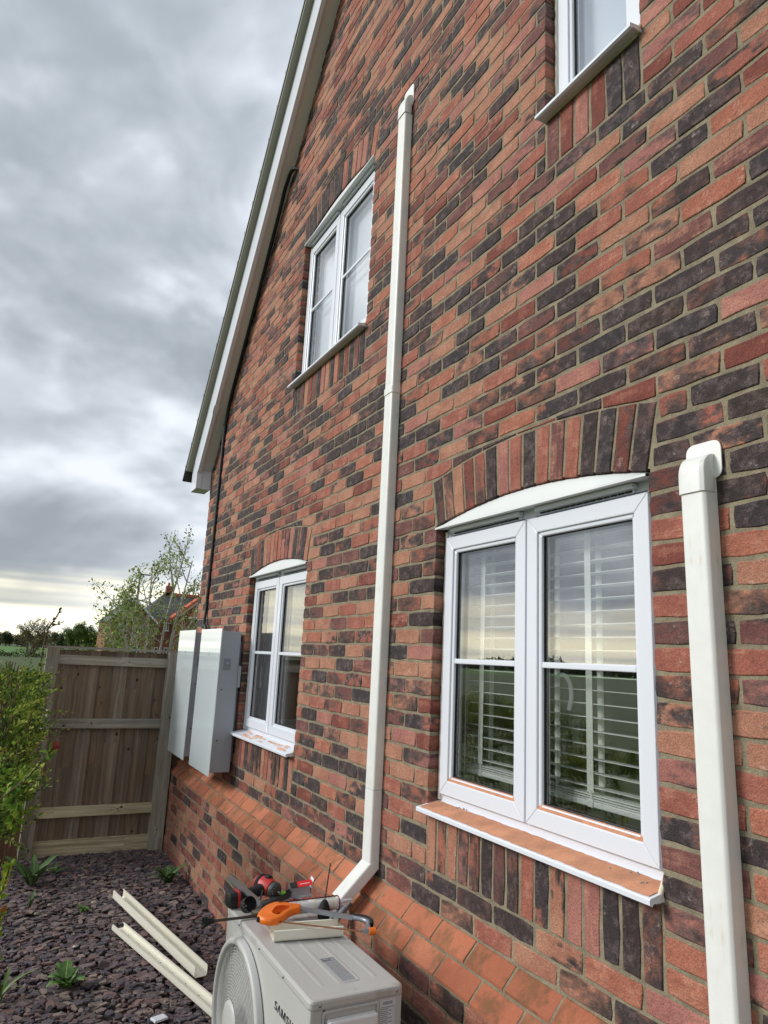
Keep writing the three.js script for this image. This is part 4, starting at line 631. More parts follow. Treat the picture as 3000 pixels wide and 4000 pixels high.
{
  const redP = mat(186, 44, 42, 0.45), chrome = mat(150, 150, 150, 0.25, { metalness: 0.9 });
  const t = tool('cordless_drill', 'red and black cordless drill lying on its side at the far end of the lid', 'drill', [-0.6, 0.8, -0.345]);
  t.put('battery', axisLoft([-0.722, 0.83, -0.33], [-0.668, 0.833, -0.335], [[0, 0.022, 0.024, 5], [0.06, 0.028, 0.03, 5], [0.9, 0.029, 0.031, 5], [1, 0.026, 0.028, 5]], 28), blackPlastic);
  t.put('stripe', axisLoft([-0.689, 0.832, -0.333], [-0.678, 0.8325, -0.334], [[0, 0.0296, 0.0316, 5], [1, 0.0296, 0.0316, 5]], 28), redP);
  t.put('handle', axisLoft([-0.67, 0.833, -0.335], [-0.56, 0.848, -0.362], [[0, 0.025, 0.027, 4], [0.2, 0.021, 0.024, 3], [0.6, 0.02, 0.024, 2.5], [1, 0.024, 0.028, 2.5]]), rubber);
  const A = [-0.572, 0.862, -0.418], B = [-0.522, 0.846, -0.318];
  t.put('motor_housing', axisLoft(A, B, [[0, 0.012], [0.03, 0.026], [0.2, 0.034], [0.62, 0.036], [0.78, 0.032], [0.8, 0.02]], 28), redP);
  t.put('rubber_band', axisLoft([-0.566, 0.86, -0.405], [-0.557, 0.858, -0.388], [[0, 0.0325], [0.3, 0.0368], [0.8, 0.0372], [1, 0.034]], 28), rubber);
  t.put('top_grip', axisLoft([-0.549, 0.878, -0.385], [-0.536, 0.874, -0.35], [[0, 0.01, 0.012], [0.3, 0.0225, 0.018], [0.8, 0.0225, 0.018], [1, 0.01, 0.012]], 20), rubber);
  const ch = t.put('collar', axisLoft([-0.531, 0.849, -0.338], [-0.519, 0.845, -0.312], [[0, 0.029], [0.1, 0.0315], [0.7, 0.0315], [0.85, 0.028], [0.9, 0.022], [0.92, 0.012]], 32), mat(64, 66, 66, 0.5));
  const axd = V(0.012, -0.004, 0.026).normalize(), c0 = V(-0.5195, 0.8452, -0.3135), u = V(0, 1, 0).addScaledVector(axd, -axd.y).normalize(), v = axd.clone().cross(u);
  t.put('collar_marks', merge(Array.from({ length: 14 }, (_, k) => { const a = k / 14 * 6.283, q = c0.clone().addScaledVector(u, 0.0255 * Math.cos(a)).addScaledVector(v, 0.0255 * Math.sin(a)); return new THREE.SphereGeometry(0.0022, 6, 5).translate(q.x, q.y, q.z); })), chrome);
  t.put('spindle', rod([-0.5205, 0.8455, -0.315], [-0.513, 0.8435, -0.298], 0.0075, 0.006, 6), chrome);
}
{
  const t = tool('carpenter_square', 'aluminium square with one dark arm propped across the drill', 'square', [-0.595, 0.8, -0.27]), alu = mat(176, 180, 182, 0.42, { metalness: 0.75 }), gun = mat(92, 96, 96, 0.5, { metalness: 0.6 });
  t.put('blade', merge([bar([-0.708, 0.905, -0.376], [-0.592, 0.818, -0.266], 0.026, 0.003, [0.3, 0.8, 0.5]), bar([-0.716, 0.9015, -0.37], [-0.6, 0.8145, -0.26], 0.003, 0.014, [0.3, 0.8, 0.5])]), alu);
  t.put('graduation_marks', merge(Array.from({ length: 26 }, (_, k) => { const q = V(-0.7025, 0.9095, -0.3745).lerp(V(-0.59, 0.8255, -0.2685), (k + 1) / 28); return bar([q.x, q.y, q.z], [q.x + 0.004 * (k % 5 ? 1 : 2), q.y, q.z - 0.0035 * (k % 5 ? 1 : 2)], 0.0007, 0.0006, [0.3, 0.8, 0.5]); })), mat(70, 72, 74, 0.6));
  t.put('stock', merge([bar([-0.606, 0.813, -0.262], [-0.447, 0.818, -0.346], 0.012, 0.022), bar([-0.606, 0.8245, -0.262], [-0.447, 0.8295, -0.346], 0.022, 0.003)]), gun);
  t.put('brace', bar([-0.6, 0.822, -0.285], [-0.585, 0.86, -0.305], 0.01, 0.004, [1, 0, 0]), mat(50, 52, 54, 0.5));
  const b = tool('spirit_vial', 'small lime green vial on the dark arm of the square', 'vial', [-0.49, 0.829, -0.32]); b.put('vial', rod([-0.5, 0.834, -0.316], [-0.477, 0.835, -0.328], 0.0055), mat(120, 214, 70, 0.25)); b.put('holder', bar([-0.475, 0.834, -0.329], [-0.455, 0.835, -0.34], 0.012, 0.012), blackPlastic);
}
{
  const t = tool('hole_saw', 'broken black hole saw cup beside the orange saw handle', 'hole saw', [-0.665, 0.8, -0.225]);
  t.put('cup', new THREE.LatheGeometry([[0.004, 0], [0.024, 0], [0.027, 0.004], [0.029, 0.034], [0.0275, 0.034], [0.0255, 0.006], [0.004, 0.004]].map(([x, y]) => new THREE.Vector2(x, y)), 28).rotateX(1.15).rotateY(0.25).translate(-0.672, 0.829, -0.245), rubber);
  t.put('teeth', merge(Array.from({ length: 9 }, (_, k) => new THREE.TetrahedronGeometry(0.005).translate(0.028 * Math.cos(k * 0.4 + 0.2), 0.035, 0.028 * Math.sin(k * 0.4 + 0.2)))).rotateX(1.15).rotateY(0.25).translate(-0.672, 0.829, -0.245), steel);
  t.put('arbor', rod([-0.655, 0.812, -0.215], [-0.628, 0.812, -0.2], 0.011, 0.009, 8), mat(150, 140, 118, 0.4, { metalness: 0.7 }));
  const q = tool('extension_rod', 'long dark steel rod with black cup end sticking out past the lid', 'rod', [-0.74, 0.8, -0.187]);
  q.put('shaft', rod([-0.63, 0.808, -0.185], [-0.842, 0.81, -0.187], 0.0052), darkSteel);
  q.put('cup_end', new THREE.LatheGeometry([[0.005, 0], [0.009, 0.001], [0.01, 0.018], [0.017, 0.026], [0.018, 0.04], [0.0155, 0.04], [0.0145, 0.03], [0.002, 0.024]].map(([x, y]) => new THREE.Vector2(x, y)), 24).rotateZ(Math.PI / 2).translate(-0.812, 0.81, -0.1865), rubber);
}
{
  const t = tool('hacksaw', 'hacksaw with orange handle and grey frame lying across the lid', 'hacksaw', [-0.52, 0.845, 0.02]), orange = mat(236, 116, 22, 0.42), grey = mat(140, 145, 152, 0.4, { metalness: 0.5 });
  const outline = [[-0.7, -0.045], [-0.682, -0.085], [-0.65, -0.125], [-0.612, -0.155], [-0.585, -0.162], [-0.53, -0.125], [-0.508, -0.108], [-0.523, -0.068], [-0.545, -0.062], [-0.575, -0.044], [-0.605, -0.015], [-0.632, 0.008], [-0.665, 0.01], [-0.69, -0.01]], inner = [[-0.65, -0.052], [-0.635, -0.085], [-0.605, -0.118], [-0.575, -0.118], [-0.555, -0.095], [-0.558, -0.074], [-0.59, -0.05], [-0.622, -0.02], [-0.642, -0.024]];
  const sm = (pts, T) => { const c = new THREE.CatmullRomCurve3(pts.map(([x, z]) => V(x, -z, 0)), true, 'centripetal').getPoints(48), s = new T(); c.forEach((q, i) => (i ? s.lineTo(q.x, q.y) : s.moveTo(q.x, q.y))); return s; };
  const sh = sm(outline, THREE.Shape); sh.holes.push(sm(inner, THREE.Path));
  t.put('handle', toCreasedNormals(extr(sh, 0.026, 0.008).rotateX(-Math.PI / 2).translate(0, 0.844, 0), 0.9), orange);
  t.put('handle_opening', bx(0.03, 0.018, 0.016, 0, 0, 0, 0.006).rotateY(-0.6).translate(-0.692, 0.857, -0.032), dark);
  t.put('frame', merge([bar([-0.525, 0.86, -0.088], [-0.372, 0.862, 0.08], 0.018, 0.012), tube([[-0.376, 0.862, 0.076], [-0.345, 0.862, 0.112], [-0.338, 0.861, 0.135], [-0.35, 0.86, 0.165], [-0.366, 0.859, 0.19]], 0.0085, 20, 8), bar([-0.36, 0.86, 0.178], [-0.38, 0.858, 0.213], 0.016, 0.016)]), grey);
  t.put('corner_grip', tube([[-0.372, 0.865, 0.066], [-0.332, 0.865, 0.1], [-0.325, 0.864, 0.135], [-0.345, 0.863, 0.175]], 0.008, 16, 8), rubber);
  t.put('blade', bar([-0.645, 0.856, -0.002], [-0.388, 0.856, 0.2], 0.013, 0.0012), mat(138, 92, 64, 0.6, { metalness: 0.3 }));
  t.put('blade_pin', bar([-0.395, 0.858, 0.192], [-0.372, 0.858, 0.21], 0.008, 0.01), grey);
  t.put('tension_knob', rod([-0.372, 0.858, 0.21], [-0.349, 0.858, 0.216], 0.0125, 0.0125, 18), orange);
  t.position.y -= 0.005; t.position.z += 0.012; t.position.x += 0.004;
}
{
  const t = tool('sealant_gun', 'dark red cartridge gun holding a white printed sealant tube', 'sealant gun', [-0.45, 0.8, -0.13]);
  const red = mat(128, 22, 26, 0.4), lab = ctex(512, 512, (g, w, h) => { g.fillStyle = '#e9e9e6'; g.fillRect(0, 0, w, h); const r = mulberry(8); for (const [x0, x1, y0, y1] of [[40, 480, 40, 150], [40, 480, 175, 260], [40, 480, 300, 420]]) for (let y = y0; y < y1; y += 7) { g.fillStyle = '#6c6e70'; for (let x = x0; x < x1;) { const l = 5 + r() * 22; if (!(x > 200 && x < 260)) g.fillRect(x, y, l, 3.4); x += l + 4; } } g.fillStyle = '#e6df8a'; g.fillRect(270, 0, 12, h); g.fillRect(455, 0, 10, h); g.fillStyle = '#c32a2a'; g.fillRect(0, 0, 26, h); for (const y of [90, 340]) { g.save(); g.translate(230, y); g.rotate(Math.PI / 4); g.fillStyle = '#fff'; g.fillRect(-22, -22, 44, 44); g.strokeStyle = '#c9424a'; g.lineWidth = 5; g.strokeRect(-22, -22, 44, 44); g.restore(); g.fillStyle = '#c9424a'; g.fillRect(227, y - 12, 6, 16); g.fillRect(227, y + 8, 6, 6); } });
  lab.wrapS = lab.wrapT = THREE.RepeatWrapping; lab.center.set(0.5, 0.5); lab.rotation = Math.PI / 2;
  const tubeM = new THREE.MeshPhysicalMaterial({ map: lab, roughness: 0.35 });
  t.put('cartridge', new THREE.CylinderGeometry(0.0235, 0.0235, 0.215, 32, 1, true).rotateZ(-Math.PI / 2).translate(-0.443, 0.8395, -0.128), tubeM);
  t.put('cartridge_end', merge([new THREE.CircleGeometry(0.0235, 28).rotateY(Math.PI / 2).translate(-0.3355, 0.8395, -0.128), new THREE.CircleGeometry(0.0235, 28).rotateY(-Math.PI / 2).translate(-0.5505, 0.8395, -0.128)]), white);
  t.put('nozzle', axisLoft([-0.336, 0.8395, -0.128], [-0.262, 0.842, -0.134], [[0, 0.011], [0.12, 0.011], [0.14, 0.009], [1, 0.003]], 16), white);
  t.put('cradle', merge([new THREE.CylinderGeometry(0.0268, 0.0268, 0.25, 24, 1, true, Math.PI * 0.55, Math.PI * 0.95).rotateZ(-Math.PI / 2).translate(-0.455, 0.8395, -0.128), new THREE.TorusGeometry(0.025, 0.0025, 6, 28).rotateY(Math.PI / 2).translate(-0.331, 0.8395, -0.128), rod([-0.58, 0.8395, -0.128], [-0.66, 0.84, -0.12], 0.004)]), red);
}
{
  const t = tool('drill_chuck', 'black keyless chuck standing upright holding a long masonry bit', 'chuck', [-0.405, 0.8, -0.088]);
  t.put('chuck', new THREE.LatheGeometry([[0, 0], [0.021, 0], [0.0225, 0.004], [0.0225, 0.034], [0.021, 0.042], [0.014, 0.058], [0.008, 0.066], [0, 0.066]].map(([x, y]) => new THREE.Vector2(x, y)), 28).translate(-0.405, 0.802, -0.088), rubber);
  t.put('grip_ribs', merge(Array.from({ length: 16 }, (_, k) => { const a = k / 16 * 6.283; return rod([-0.405 + 0.0226 * Math.cos(a), 0.808, -0.088 + 0.0226 * Math.sin(a)], [-0.405 + 0.0226 * Math.cos(a), 0.836, -0.088 + 0.0226 * Math.sin(a)], 0.0016, 0.0016, 5); })), rubber);
  const a = V(-0.405, 0.866, -0.088), b = V(-0.389, 0.996, -0.09), h = []; for (let s = 0; s < 2; s++) { const pts = []; for (let k = 0; k <= 60; k++) { const q = a.clone().lerp(b, k / 60), w = k * 0.62 + s * Math.PI; pts.push(q.add(V(Math.cos(w) * 0.0019, 0, Math.sin(w) * 0.0019))); } h.push(tube(pts, 0.0017, 120, 6)); }
  t.put('masonry_bit', merge(h), mat(92, 86, 84, 0.4, { metalness: 0.8 })); t.put('bit_tip', bar([-0.389, 0.993, -0.09], [-0.3885, 1.0, -0.09], 0.007, 0.002, [1, 0, 0]), darkSteel);
}
{
  const t = tool('card_box', 'small torn red and black card box behind the drill', 'box', [-0.41, 0.8, -0.32]);
  const redC = mat(216, 28, 32, 0.45), grey = mat(196, 196, 198, 0.7);
  const pl = (n, a, b, w, m, up) => t.put(n, bar(a, b, w, 0.0012, up), m);
  pl('back_face', [-0.452, 0.832, -0.352], [-0.365, 0.842, -0.335], 0.05, grey, [0, 0.2, 1]); pl('base_face', [-0.452, 0.81, -0.335], [-0.365, 0.818, -0.315], 0.034, mat(170, 170, 174, 0.7));
  pl('top_face', [-0.456, 0.856, -0.33], [-0.426, 0.86, -0.324], 0.04, blackPlastic, [0, 1, 0.25]); pl('top_face', [-0.426, 0.86, -0.324], [-0.366, 0.868, -0.312], 0.04, redC, [0, 1, 0.25]);
  t.put('print_bars', merge([bar([-0.418, 0.8622, -0.318], [-0.378, 0.8675, -0.31], 0.003, 0.0008, [0, 1, 0.25]), bar([-0.412, 0.8622, -0.326], [-0.39, 0.8652, -0.3215], 0.003, 0.0008, [0, 1, 0.25])]), white);
  pl('torn_flap', [-0.366, 0.845, -0.33], [-0.358, 0.882, -0.325], 0.03, white, [1, 0, 0]);
  const s = tool('screwdriver', 'small red and black screwdriver lying by the card box', 'screwdriver', [-0.43, 0.8, -0.28]);
  s.put('grip', axisLoft([-0.455, 0.812, -0.295], [-0.418, 0.81, -0.268], [[0, 0.004], [0.1, 0.0075], [0.8, 0.0075], [1, 0.005]], 14), blackPlastic); s.put('grip_end', axisLoft([-0.462, 0.8125, -0.3], [-0.454, 0.812, -0.294], [[0, 0.003], [0.2, 0.0065], [1, 0.0068]], 14), mat(206, 70, 66, 0.4)); s.put('shank', rod([-0.418, 0.81, -0.268], [-0.398, 0.808, -0.254], 0.0028), mat(178, 120, 96, 0.4, { metalness: 0.5 }));
  const c = tool('red_cap', 'bright red plastic cap beside the screwdriver', 'cap', [-0.395, 0.8, -0.27]); c.put('cap', new THREE.CylinderGeometry(0.011, 0.012, 0.012, 20).rotateX(0.5).translate(-0.392, 0.81, -0.272), redC);
  const rg = tool('orange_rag', 'crumpled orange paper under the square', 'paper', [-0.455, 0.8, -0.27]); const pg = new THREE.PlaneGeometry(0.06, 0.035, 10, 6).rotateX(-Math.PI / 2), pp = pg.attributes.position, r = mulberry(2); for (let i = 0; i < pp.count; i++) pp.setY(i, r() * 0.012); pg.computeVertexNormals(); rg.put('sheet', pg.translate(-0.455, 0.803, -0.275), mat(214, 140, 52, 0.7, { side: THREE.DoubleSide }));
}
// ------------------------------------------------------------------ plants
const leafM = new THREE.MeshPhysicalMaterial({ roughness: 0.85, transmission: 0.25, thickness: 0, side: THREE.DoubleSide }); leafM.color.setRGB(1, 1, 1); leafM.specularIntensity = 0.4;
const leafGeo = (() => { const g = new THREE.BufferGeometry(); g.setAttribute('position', new THREE.Float32BufferAttribute([0, 0, 0, -0.26, 0.42, 0.07, 0, 0.5, 0, 0.26, 0.42, 0.07, 0, 1, -0.06, -0.17, 0.78, 0.03, 0.17, 0.78, 0.03], 3)); g.setIndex([0, 2, 1, 0, 3, 2, 1, 2, 5, 5, 2, 4, 2, 3, 6, 2, 6, 4]); g.computeVertexNormals(); return g; })();
const LO = new THREE.Object3D(), LC = new THREE.Color();
function leaves(name, parent, list) {   // list: [pos, size, colour(linear Color or [r,g,b] srgb), dir?]
  const im = new THREE.InstancedMesh(leafGeo, leafM, list.length); im.name = name; im.castShadow = im.receiveShadow = true; const r = mulberry(list.length + 7);
  list.forEach(([p, s, c, dir], i) => { LO.position.copy(p); if (dir) { LO.quaternion.setFromUnitVectors(V(0, 1, 0), dir.clone().normalize()); LO.rotateY(r() * 6.28); } else LO.rotation.set(r() * 6.28, r() * 6.28, r() * 6.28); LO.scale.setScalar(s); LO.updateMatrix(); im.setMatrixAt(i, LO.matrix); im.setColorAt(i, LC.copy(S(...c))); });
  im.userData.kind = 'stuff'; parent.add(im); return im;
}
const barkM = mat(112, 100, 86, 0.95), birchBark = mat(178, 172, 160, 0.8), twigM = mat(98, 74, 58, 0.9);
const greens = [[66, 88, 38], [88, 112, 42], [112, 134, 48], [138, 154, 60], [164, 170, 80]];
// boundary hedge on the left
{
  const r = mulberry(101), t = thing('hedge', 'bushy yellow green hedge growing over the left boundary', 'hedge', [-1.6, 0, -3]);
  const list = [], topAt = (z) => 1.56 + 0.06 * Math.sin(z * 3.1) + 0.05 * Math.sin(z * 7.7 + 1) + 0.09 * (smp(tMid, z * 70 + 900, 40) - 0.5) - 0.30 * sst(-2.6, -0.8, z), edgeAt = (z, y) => -1.355 - 0.035 * Math.sin(z * 5 + y * 7) - 0.025 * Math.sin(z * 13 - y * 11) - 0.05 * (smp(tMid, z * 60 + 500, y * 80) - 0.5) - 0.11 * sst(-3.6, -1.4, z) - 0.1 * sst(1.1, 0.8, y);
  const sprig = (x, y, z, dir, L, n, tone, size) => { const p = V(x, y, z), d = dir.clone().normalize(), droop = (r() - 0.6) * 0.5; for (let k = 0; k < n; k++) { const u = k / n; const q = p.clone().addScaledVector(d, L * u).add(V(0, droop * L * u * u, 0)); const side = V((r() - 0.5) * 2, (r() - 0.35) * 1.3, (r() - 0.5) * 2), c = greens[Math.min(4, Math.max(0, Math.floor(tone + (u - 0.5) * 1.6 + (r() - 0.5) * 1.6)))], kk = 0.85 + r() * 0.35, red = u > 0.85 && tone > 3.2 && r() < 0.5; list.push([q.add(side.clone().multiplyScalar(0.008)), size * (1.15 - 0.55 * u) * (0.7 + r() * 0.6), red ? [150, 106, 66] : c.map((v) => Math.min(255, v * kk)), side.add(d.clone().multiplyScalar(0.9))]); } };
  for (let i = 0; i < 1700; i++) {
    const z = -5.2 + r() * 4.4, top = topAt(z), outer = r() < 0.72, y = outer ? 0.8 + (top - 0.86) * Math.sqrt(r()) : 0.8 + r() * (top - 0.95), e = edgeAt(z, y), onTop = r() < 0.45, x = onTop ? e - 0.04 - r() * 0.7 : e - 0.06 - r() * (outer ? 0.05 : 0.4), yy = onTop ? top - 0.1 - r() * 0.06 : y;
    if (smp(tMid, z * 45 + 900, yy * 45 + x * 30 + 900) < 0.4) continue;
    const dir = onTop ? V((r() - 0.4) * 0.9, 0.9, (r() - 0.5) * 1.2) : V(0.8 + r() * 0.4, 0.15 + r() * 0.9, (r() - 0.3) * 1.4);
    sprig(x + 1.6, yy, z + 3, dir, 0.07 + r() * 0.1 + (r() < 0.08 ? 0.12 : 0), 14 + Math.floor(r() * 12), r() * 4.2, 0.026);
  }
  const fl = leaves('foliage', t, list); fl.userData.kind = 'stuff';
  const tw = []; for (let k = 0; k < 90; k++) { const z = -5.1 + r() * 4.0, y = 0.5 + r() * 0.3, x = -1.72 + r() * 0.2; tw.push(tube([[x + 1.6, y, z + 3], [x + 1.6 + (r() - 0.5) * 0.08, y + 0.35, z + 3 + (r() - 0.5) * 0.2], [x + 1.6 + (r() - 0.4) * 0.14, Math.min(topAt(z) + 0.03, y + 0.75 + r() * 0.3), z + 3 + (r() - 0.5) * 0.4]], 0.0035, 8, 5)); }
  mesh('branches', merge(tw), twigM, t);
  const fw = []; for (let k = 0; k < 26; k++) { const z = -4.1 + r() * 1.0, y = 1.02 + r() * 0.3; fw.push(new THREE.IcosahedronGeometry(0.007 + r() * 0.004, 0).translate(edgeAt(z, y) + 0.01 + 1.6, y, z + 3)); } mesh('blossom', merge(fw), mat(226, 232, 214, 0.9), t);
}
// separate shoots standing out of the hedge
function shoot(name, label, cat, pts, r0, leavesAt, cols, size, seed, tipCol) {
  const r = mulberry(seed), b = pts[0], t = thing(name, label, cat, b), L = pts.map((p) => V(p[0] - b[0], p[1] - b[1], p[2] - b[2])), curve = new THREE.CatmullRomCurve3(L);
  mesh('stem', new THREE.TubeGeometry(curve, 30, r0, 6), twigM, t);
  const list = []; for (let k = 0; k < leavesAt; k++) { const u = 0.15 + 0.85 * (k + r() * 0.6) / leavesAt, p = curve.getPoint(Math.min(1, u)), d = curve.getTangent(Math.min(1, u)).add(V((r() - 0.5) * 2, (r() - 0.4) * 1.6, (r() - 0.5) * 2)); const c = tipCol && u > 0.95 ? tipCol : cols[Math.floor(r() * cols.length)]; list.push([p, size * (0.7 + r() * 0.6), c, d]); }
  leaves('leaves', t, list); return [t, curve];
}
shoot('hedge_shoot', 'tall thin bare shoot rising above the hedge against the sky', 'shoot', [[-1.335, 1.3, -3.9], [-1.342, 1.52, -3.85], [-1.358, 1.69, -3.8], [-1.338, 1.92, -3.82], [-1.3, 2.0, -3.8], [-1.268, 2.08, -3.8]], 0.0055, 30, [[70, 84, 44], [92, 104, 52], [84, 66, 50]], 0.03, 1);
shoot('hedge_shoot', 'short side twig branching from the tall shoot towards the house', 'shoot', [[-1.335, 1.92, -3.82], [-1.3, 1.95, -3.8], [-1.245, 1.975, -3.78]], 0.003, 10, [[84, 90, 52], [92, 74, 56]], 0.026, 2);
shoot('hedge_shoot', 'low side twig of the tall shoot with small leaves', 'shoot', [[-1.345, 1.76, -3.82], [-1.31, 1.82, -3.8], [-1.27, 1.845, -3.78]], 0.003, 10, [[84, 90, 52], [92, 74, 56]], 0.026, 3);
shoot('rose_shoot', 'leafy shoot with dark red bud leaning right across the fence post', 'shoot', [[-1.6, 1.25, -0.25], [-1.56, 1.3, -0.2], [-1.515, 1.36, -0.12], [-1.478, 1.43, -0.04], [-1.462, 1.462, 0.0]], 0.003, 34, [[112, 142, 48], [92, 128, 44], [140, 158, 66], [84, 118, 46]], 0.034, 4, [150, 72, 72]);
shoot('hedge_spray', 'mass of bright leaves hanging at the left edge below the hedge', 'shoot', [[-1.66, 1.2, -0.9], [-1.6, 1.24, -0.8], [-1.555, 1.22, -0.7], [-1.53, 1.17, -0.6], [-1.52, 1.12, -0.55]], 0.004, 170, [[112, 142, 44], [92, 128, 40], [140, 158, 60], [84, 118, 42]], 0.034, 5);
shoot('hedge_spray', 'second spray of bright leaves hanging under the red budded shoot', 'shoot', [[-1.66, 1.3, -0.6], [-1.6, 1.32, -0.5], [-1.55, 1.28, -0.45], [-1.525, 1.2, -0.42]], 0.004, 130, [[112, 142, 44], [92, 128, 40], [140, 158, 60], [84, 118, 42]], 0.032, 15);
shoot('hedge_spray', 'thin horizontal twig with pale leaves at the left edge over the dark fence', 'shoot', [[-1.66, 0.99, -0.9], [-1.55, 1.0, -0.85], [-1.49, 0.985, -0.8], [-1.465, 0.965, -0.78]], 0.0025, 26, [[150, 158, 84], [124, 140, 62]], 0.026, 16);
shoot('box_shrub', 'upright pale yellow green sprig at the left edge beside the dock plant', 'shrub', [[-1.6, 0.72, -0.6], [-1.555, 0.8, -0.56], [-1.528, 0.9, -0.52], [-1.515, 0.985, -0.5]], 0.003, 60, [[176, 188, 74], [150, 170, 62], [130, 156, 56]], 0.034, 6);
shoot('box_shrub', 'lower yellow green sprig at the left edge with a rust coloured leaf', 'shrub', [[-1.6, 0.5, -0.7], [-1.555, 0.6, -0.64], [-1.53, 0.7, -0.6], [-1.518, 0.8, -0.58]], 0.003, 56, [[150, 170, 62], [130, 156, 56], [112, 140, 52]], 0.034, 7, [168, 116, 60]);
shoot('box_shrub', 'lowest green sprig at the left edge above the slate', 'shrub', [[-1.58, 0.3, -0.9], [-1.545, 0.4, -0.82], [-1.522, 0.5, -0.78], [-1.512, 0.58, -0.76]], 0.003, 50, [[130, 156, 56], [112, 140, 52]], 0.034, 8);
// weeds
function blade(L, w, bend, seed, lobes = 0) {
  const n = 12, pos = [], uv = [], idx = [], r = mulberry(seed); let y = 0, z = 0, a = 1.25;
  for (let i = 0; i <= n; i++) { const t = i / n; let hw = w * Math.sin(Math.PI * clamp(t * 0.93 + 0.05)) ** 0.7; if (lobes) hw *= 0.62 + 0.38 * Math.abs(Math.sin(t * lobes * Math.PI)); const wav = Math.sin(t * 17 + seed) * 0.08 * w; pos.push(-hw, y + 0.25 * hw + wav, z, 0, y, z, hw, y + 0.25 * hw - wav, z); uv.push(0, t, 0.5, t, 1, t); a -= bend / n; y += Math.sin(a) * L / n; z += Math.cos(a) * L / n; }
  for (let i = 0; i < n; i++) { const k = i * 3; idx.push(k, k + 1, k + 3, k + 3, k + 1, k + 4, k + 1, k + 2, k + 4, k + 4, k + 2, k + 5); }
  const g = new THREE.BufferGeometry(); g.setAttribute('position', new THREE.Float32BufferAttribute(pos, 3)); g.setAttribute('uv', new THREE.Float32BufferAttribute(uv, 2)); g.setIndex(idx); g.computeVertexNormals(); return g;
}
const bladeTex = dtex(64, 128, (x, y, c) => { const u = Math.abs(x / 64 - 0.5) * 2, mid = sst(0.1, 0.02, u), vein = sst(0.8, 1, Math.sin((y + u * 26) * 0.5)) * 0.25, k = 0.85 + 0.3 * smp(tMid, x * 2, y * 2); c[0] = lerp(74, 168, mid * 0.8 + vein * 0.2) * k; c[1] = lerp(104, 186, mid * 0.8 + vein * 0.2) * k; c[2] = lerp(52, 126, mid * 0.8 + vein * 0.2) * k; });
const bladeM = new THREE.MeshPhysicalMaterial({ map: bladeTex, roughness: 0.6, side: THREE.DoubleSide, transmission: 0.15, thickness: 0 });
function weed(label, x, z, n, L, w, bend, seed, lobes, tint) {
  const t = thing('weed', label, 'weed', [x, 0.012, z], 0, 'weeds in the slate'), r = mulberry(seed); let m = bladeM; if (tint) { m = bladeM.clone(); m.color.setRGB(...tint); }
  for (let k = 0; k < n; k++) { const b = mesh('leaf', blade(L * (0.6 + r() * 0.5), w * (0.75 + r() * 0.5), bend * (0.6 + r() * 0.8), k + seed, lobes), m, t); b.rotation.y = k * 2.4 + r() * 0.7; b.position.set((r() - 0.5) * 0.03, 0, (r() - 0.5) * 0.03); }
}
weed('long leaved dock plant growing by the left fence post', -1.215, -3.6, 11, 0.3, 0.034, 1.0, 11, 0);
weed('bushy dandelion growing against the plinth wall', -0.262, -3.34, 16, 0.19, 0.032, 1.1, 12, 4, [0.75, 0.85, 0.7]);
weed('broad clump of weed in the slate at the lower left', -1.1, -1.78, 18, 0.15, 0.034, 1.5, 13, 3, [1.15, 1.25, 0.9]);
weed('low creeping weed in the middle of the slate', -0.91, -2.93, 14, 0.08, 0.012, 1.6, 14, 4, [1.1, 1.2, 0.8]);
weed('small thin weed in the slate in front of the dock plant', -1.23, -3.16, 5, 0.1, 0.014, 0.6, 15, 2);
weed('little green weed beside the dock plant near the fence', -1.03, -3.86, 8, 0.1, 0.013, 1.2, 16, 4, [1.1, 1.2, 0.8]);
weed('tuft of blades at the lower left corner of the slate', -1.42, -1.75, 9, 0.22, 0.012, 0.9, 17, 0, [1.2, 1.15, 0.7]);
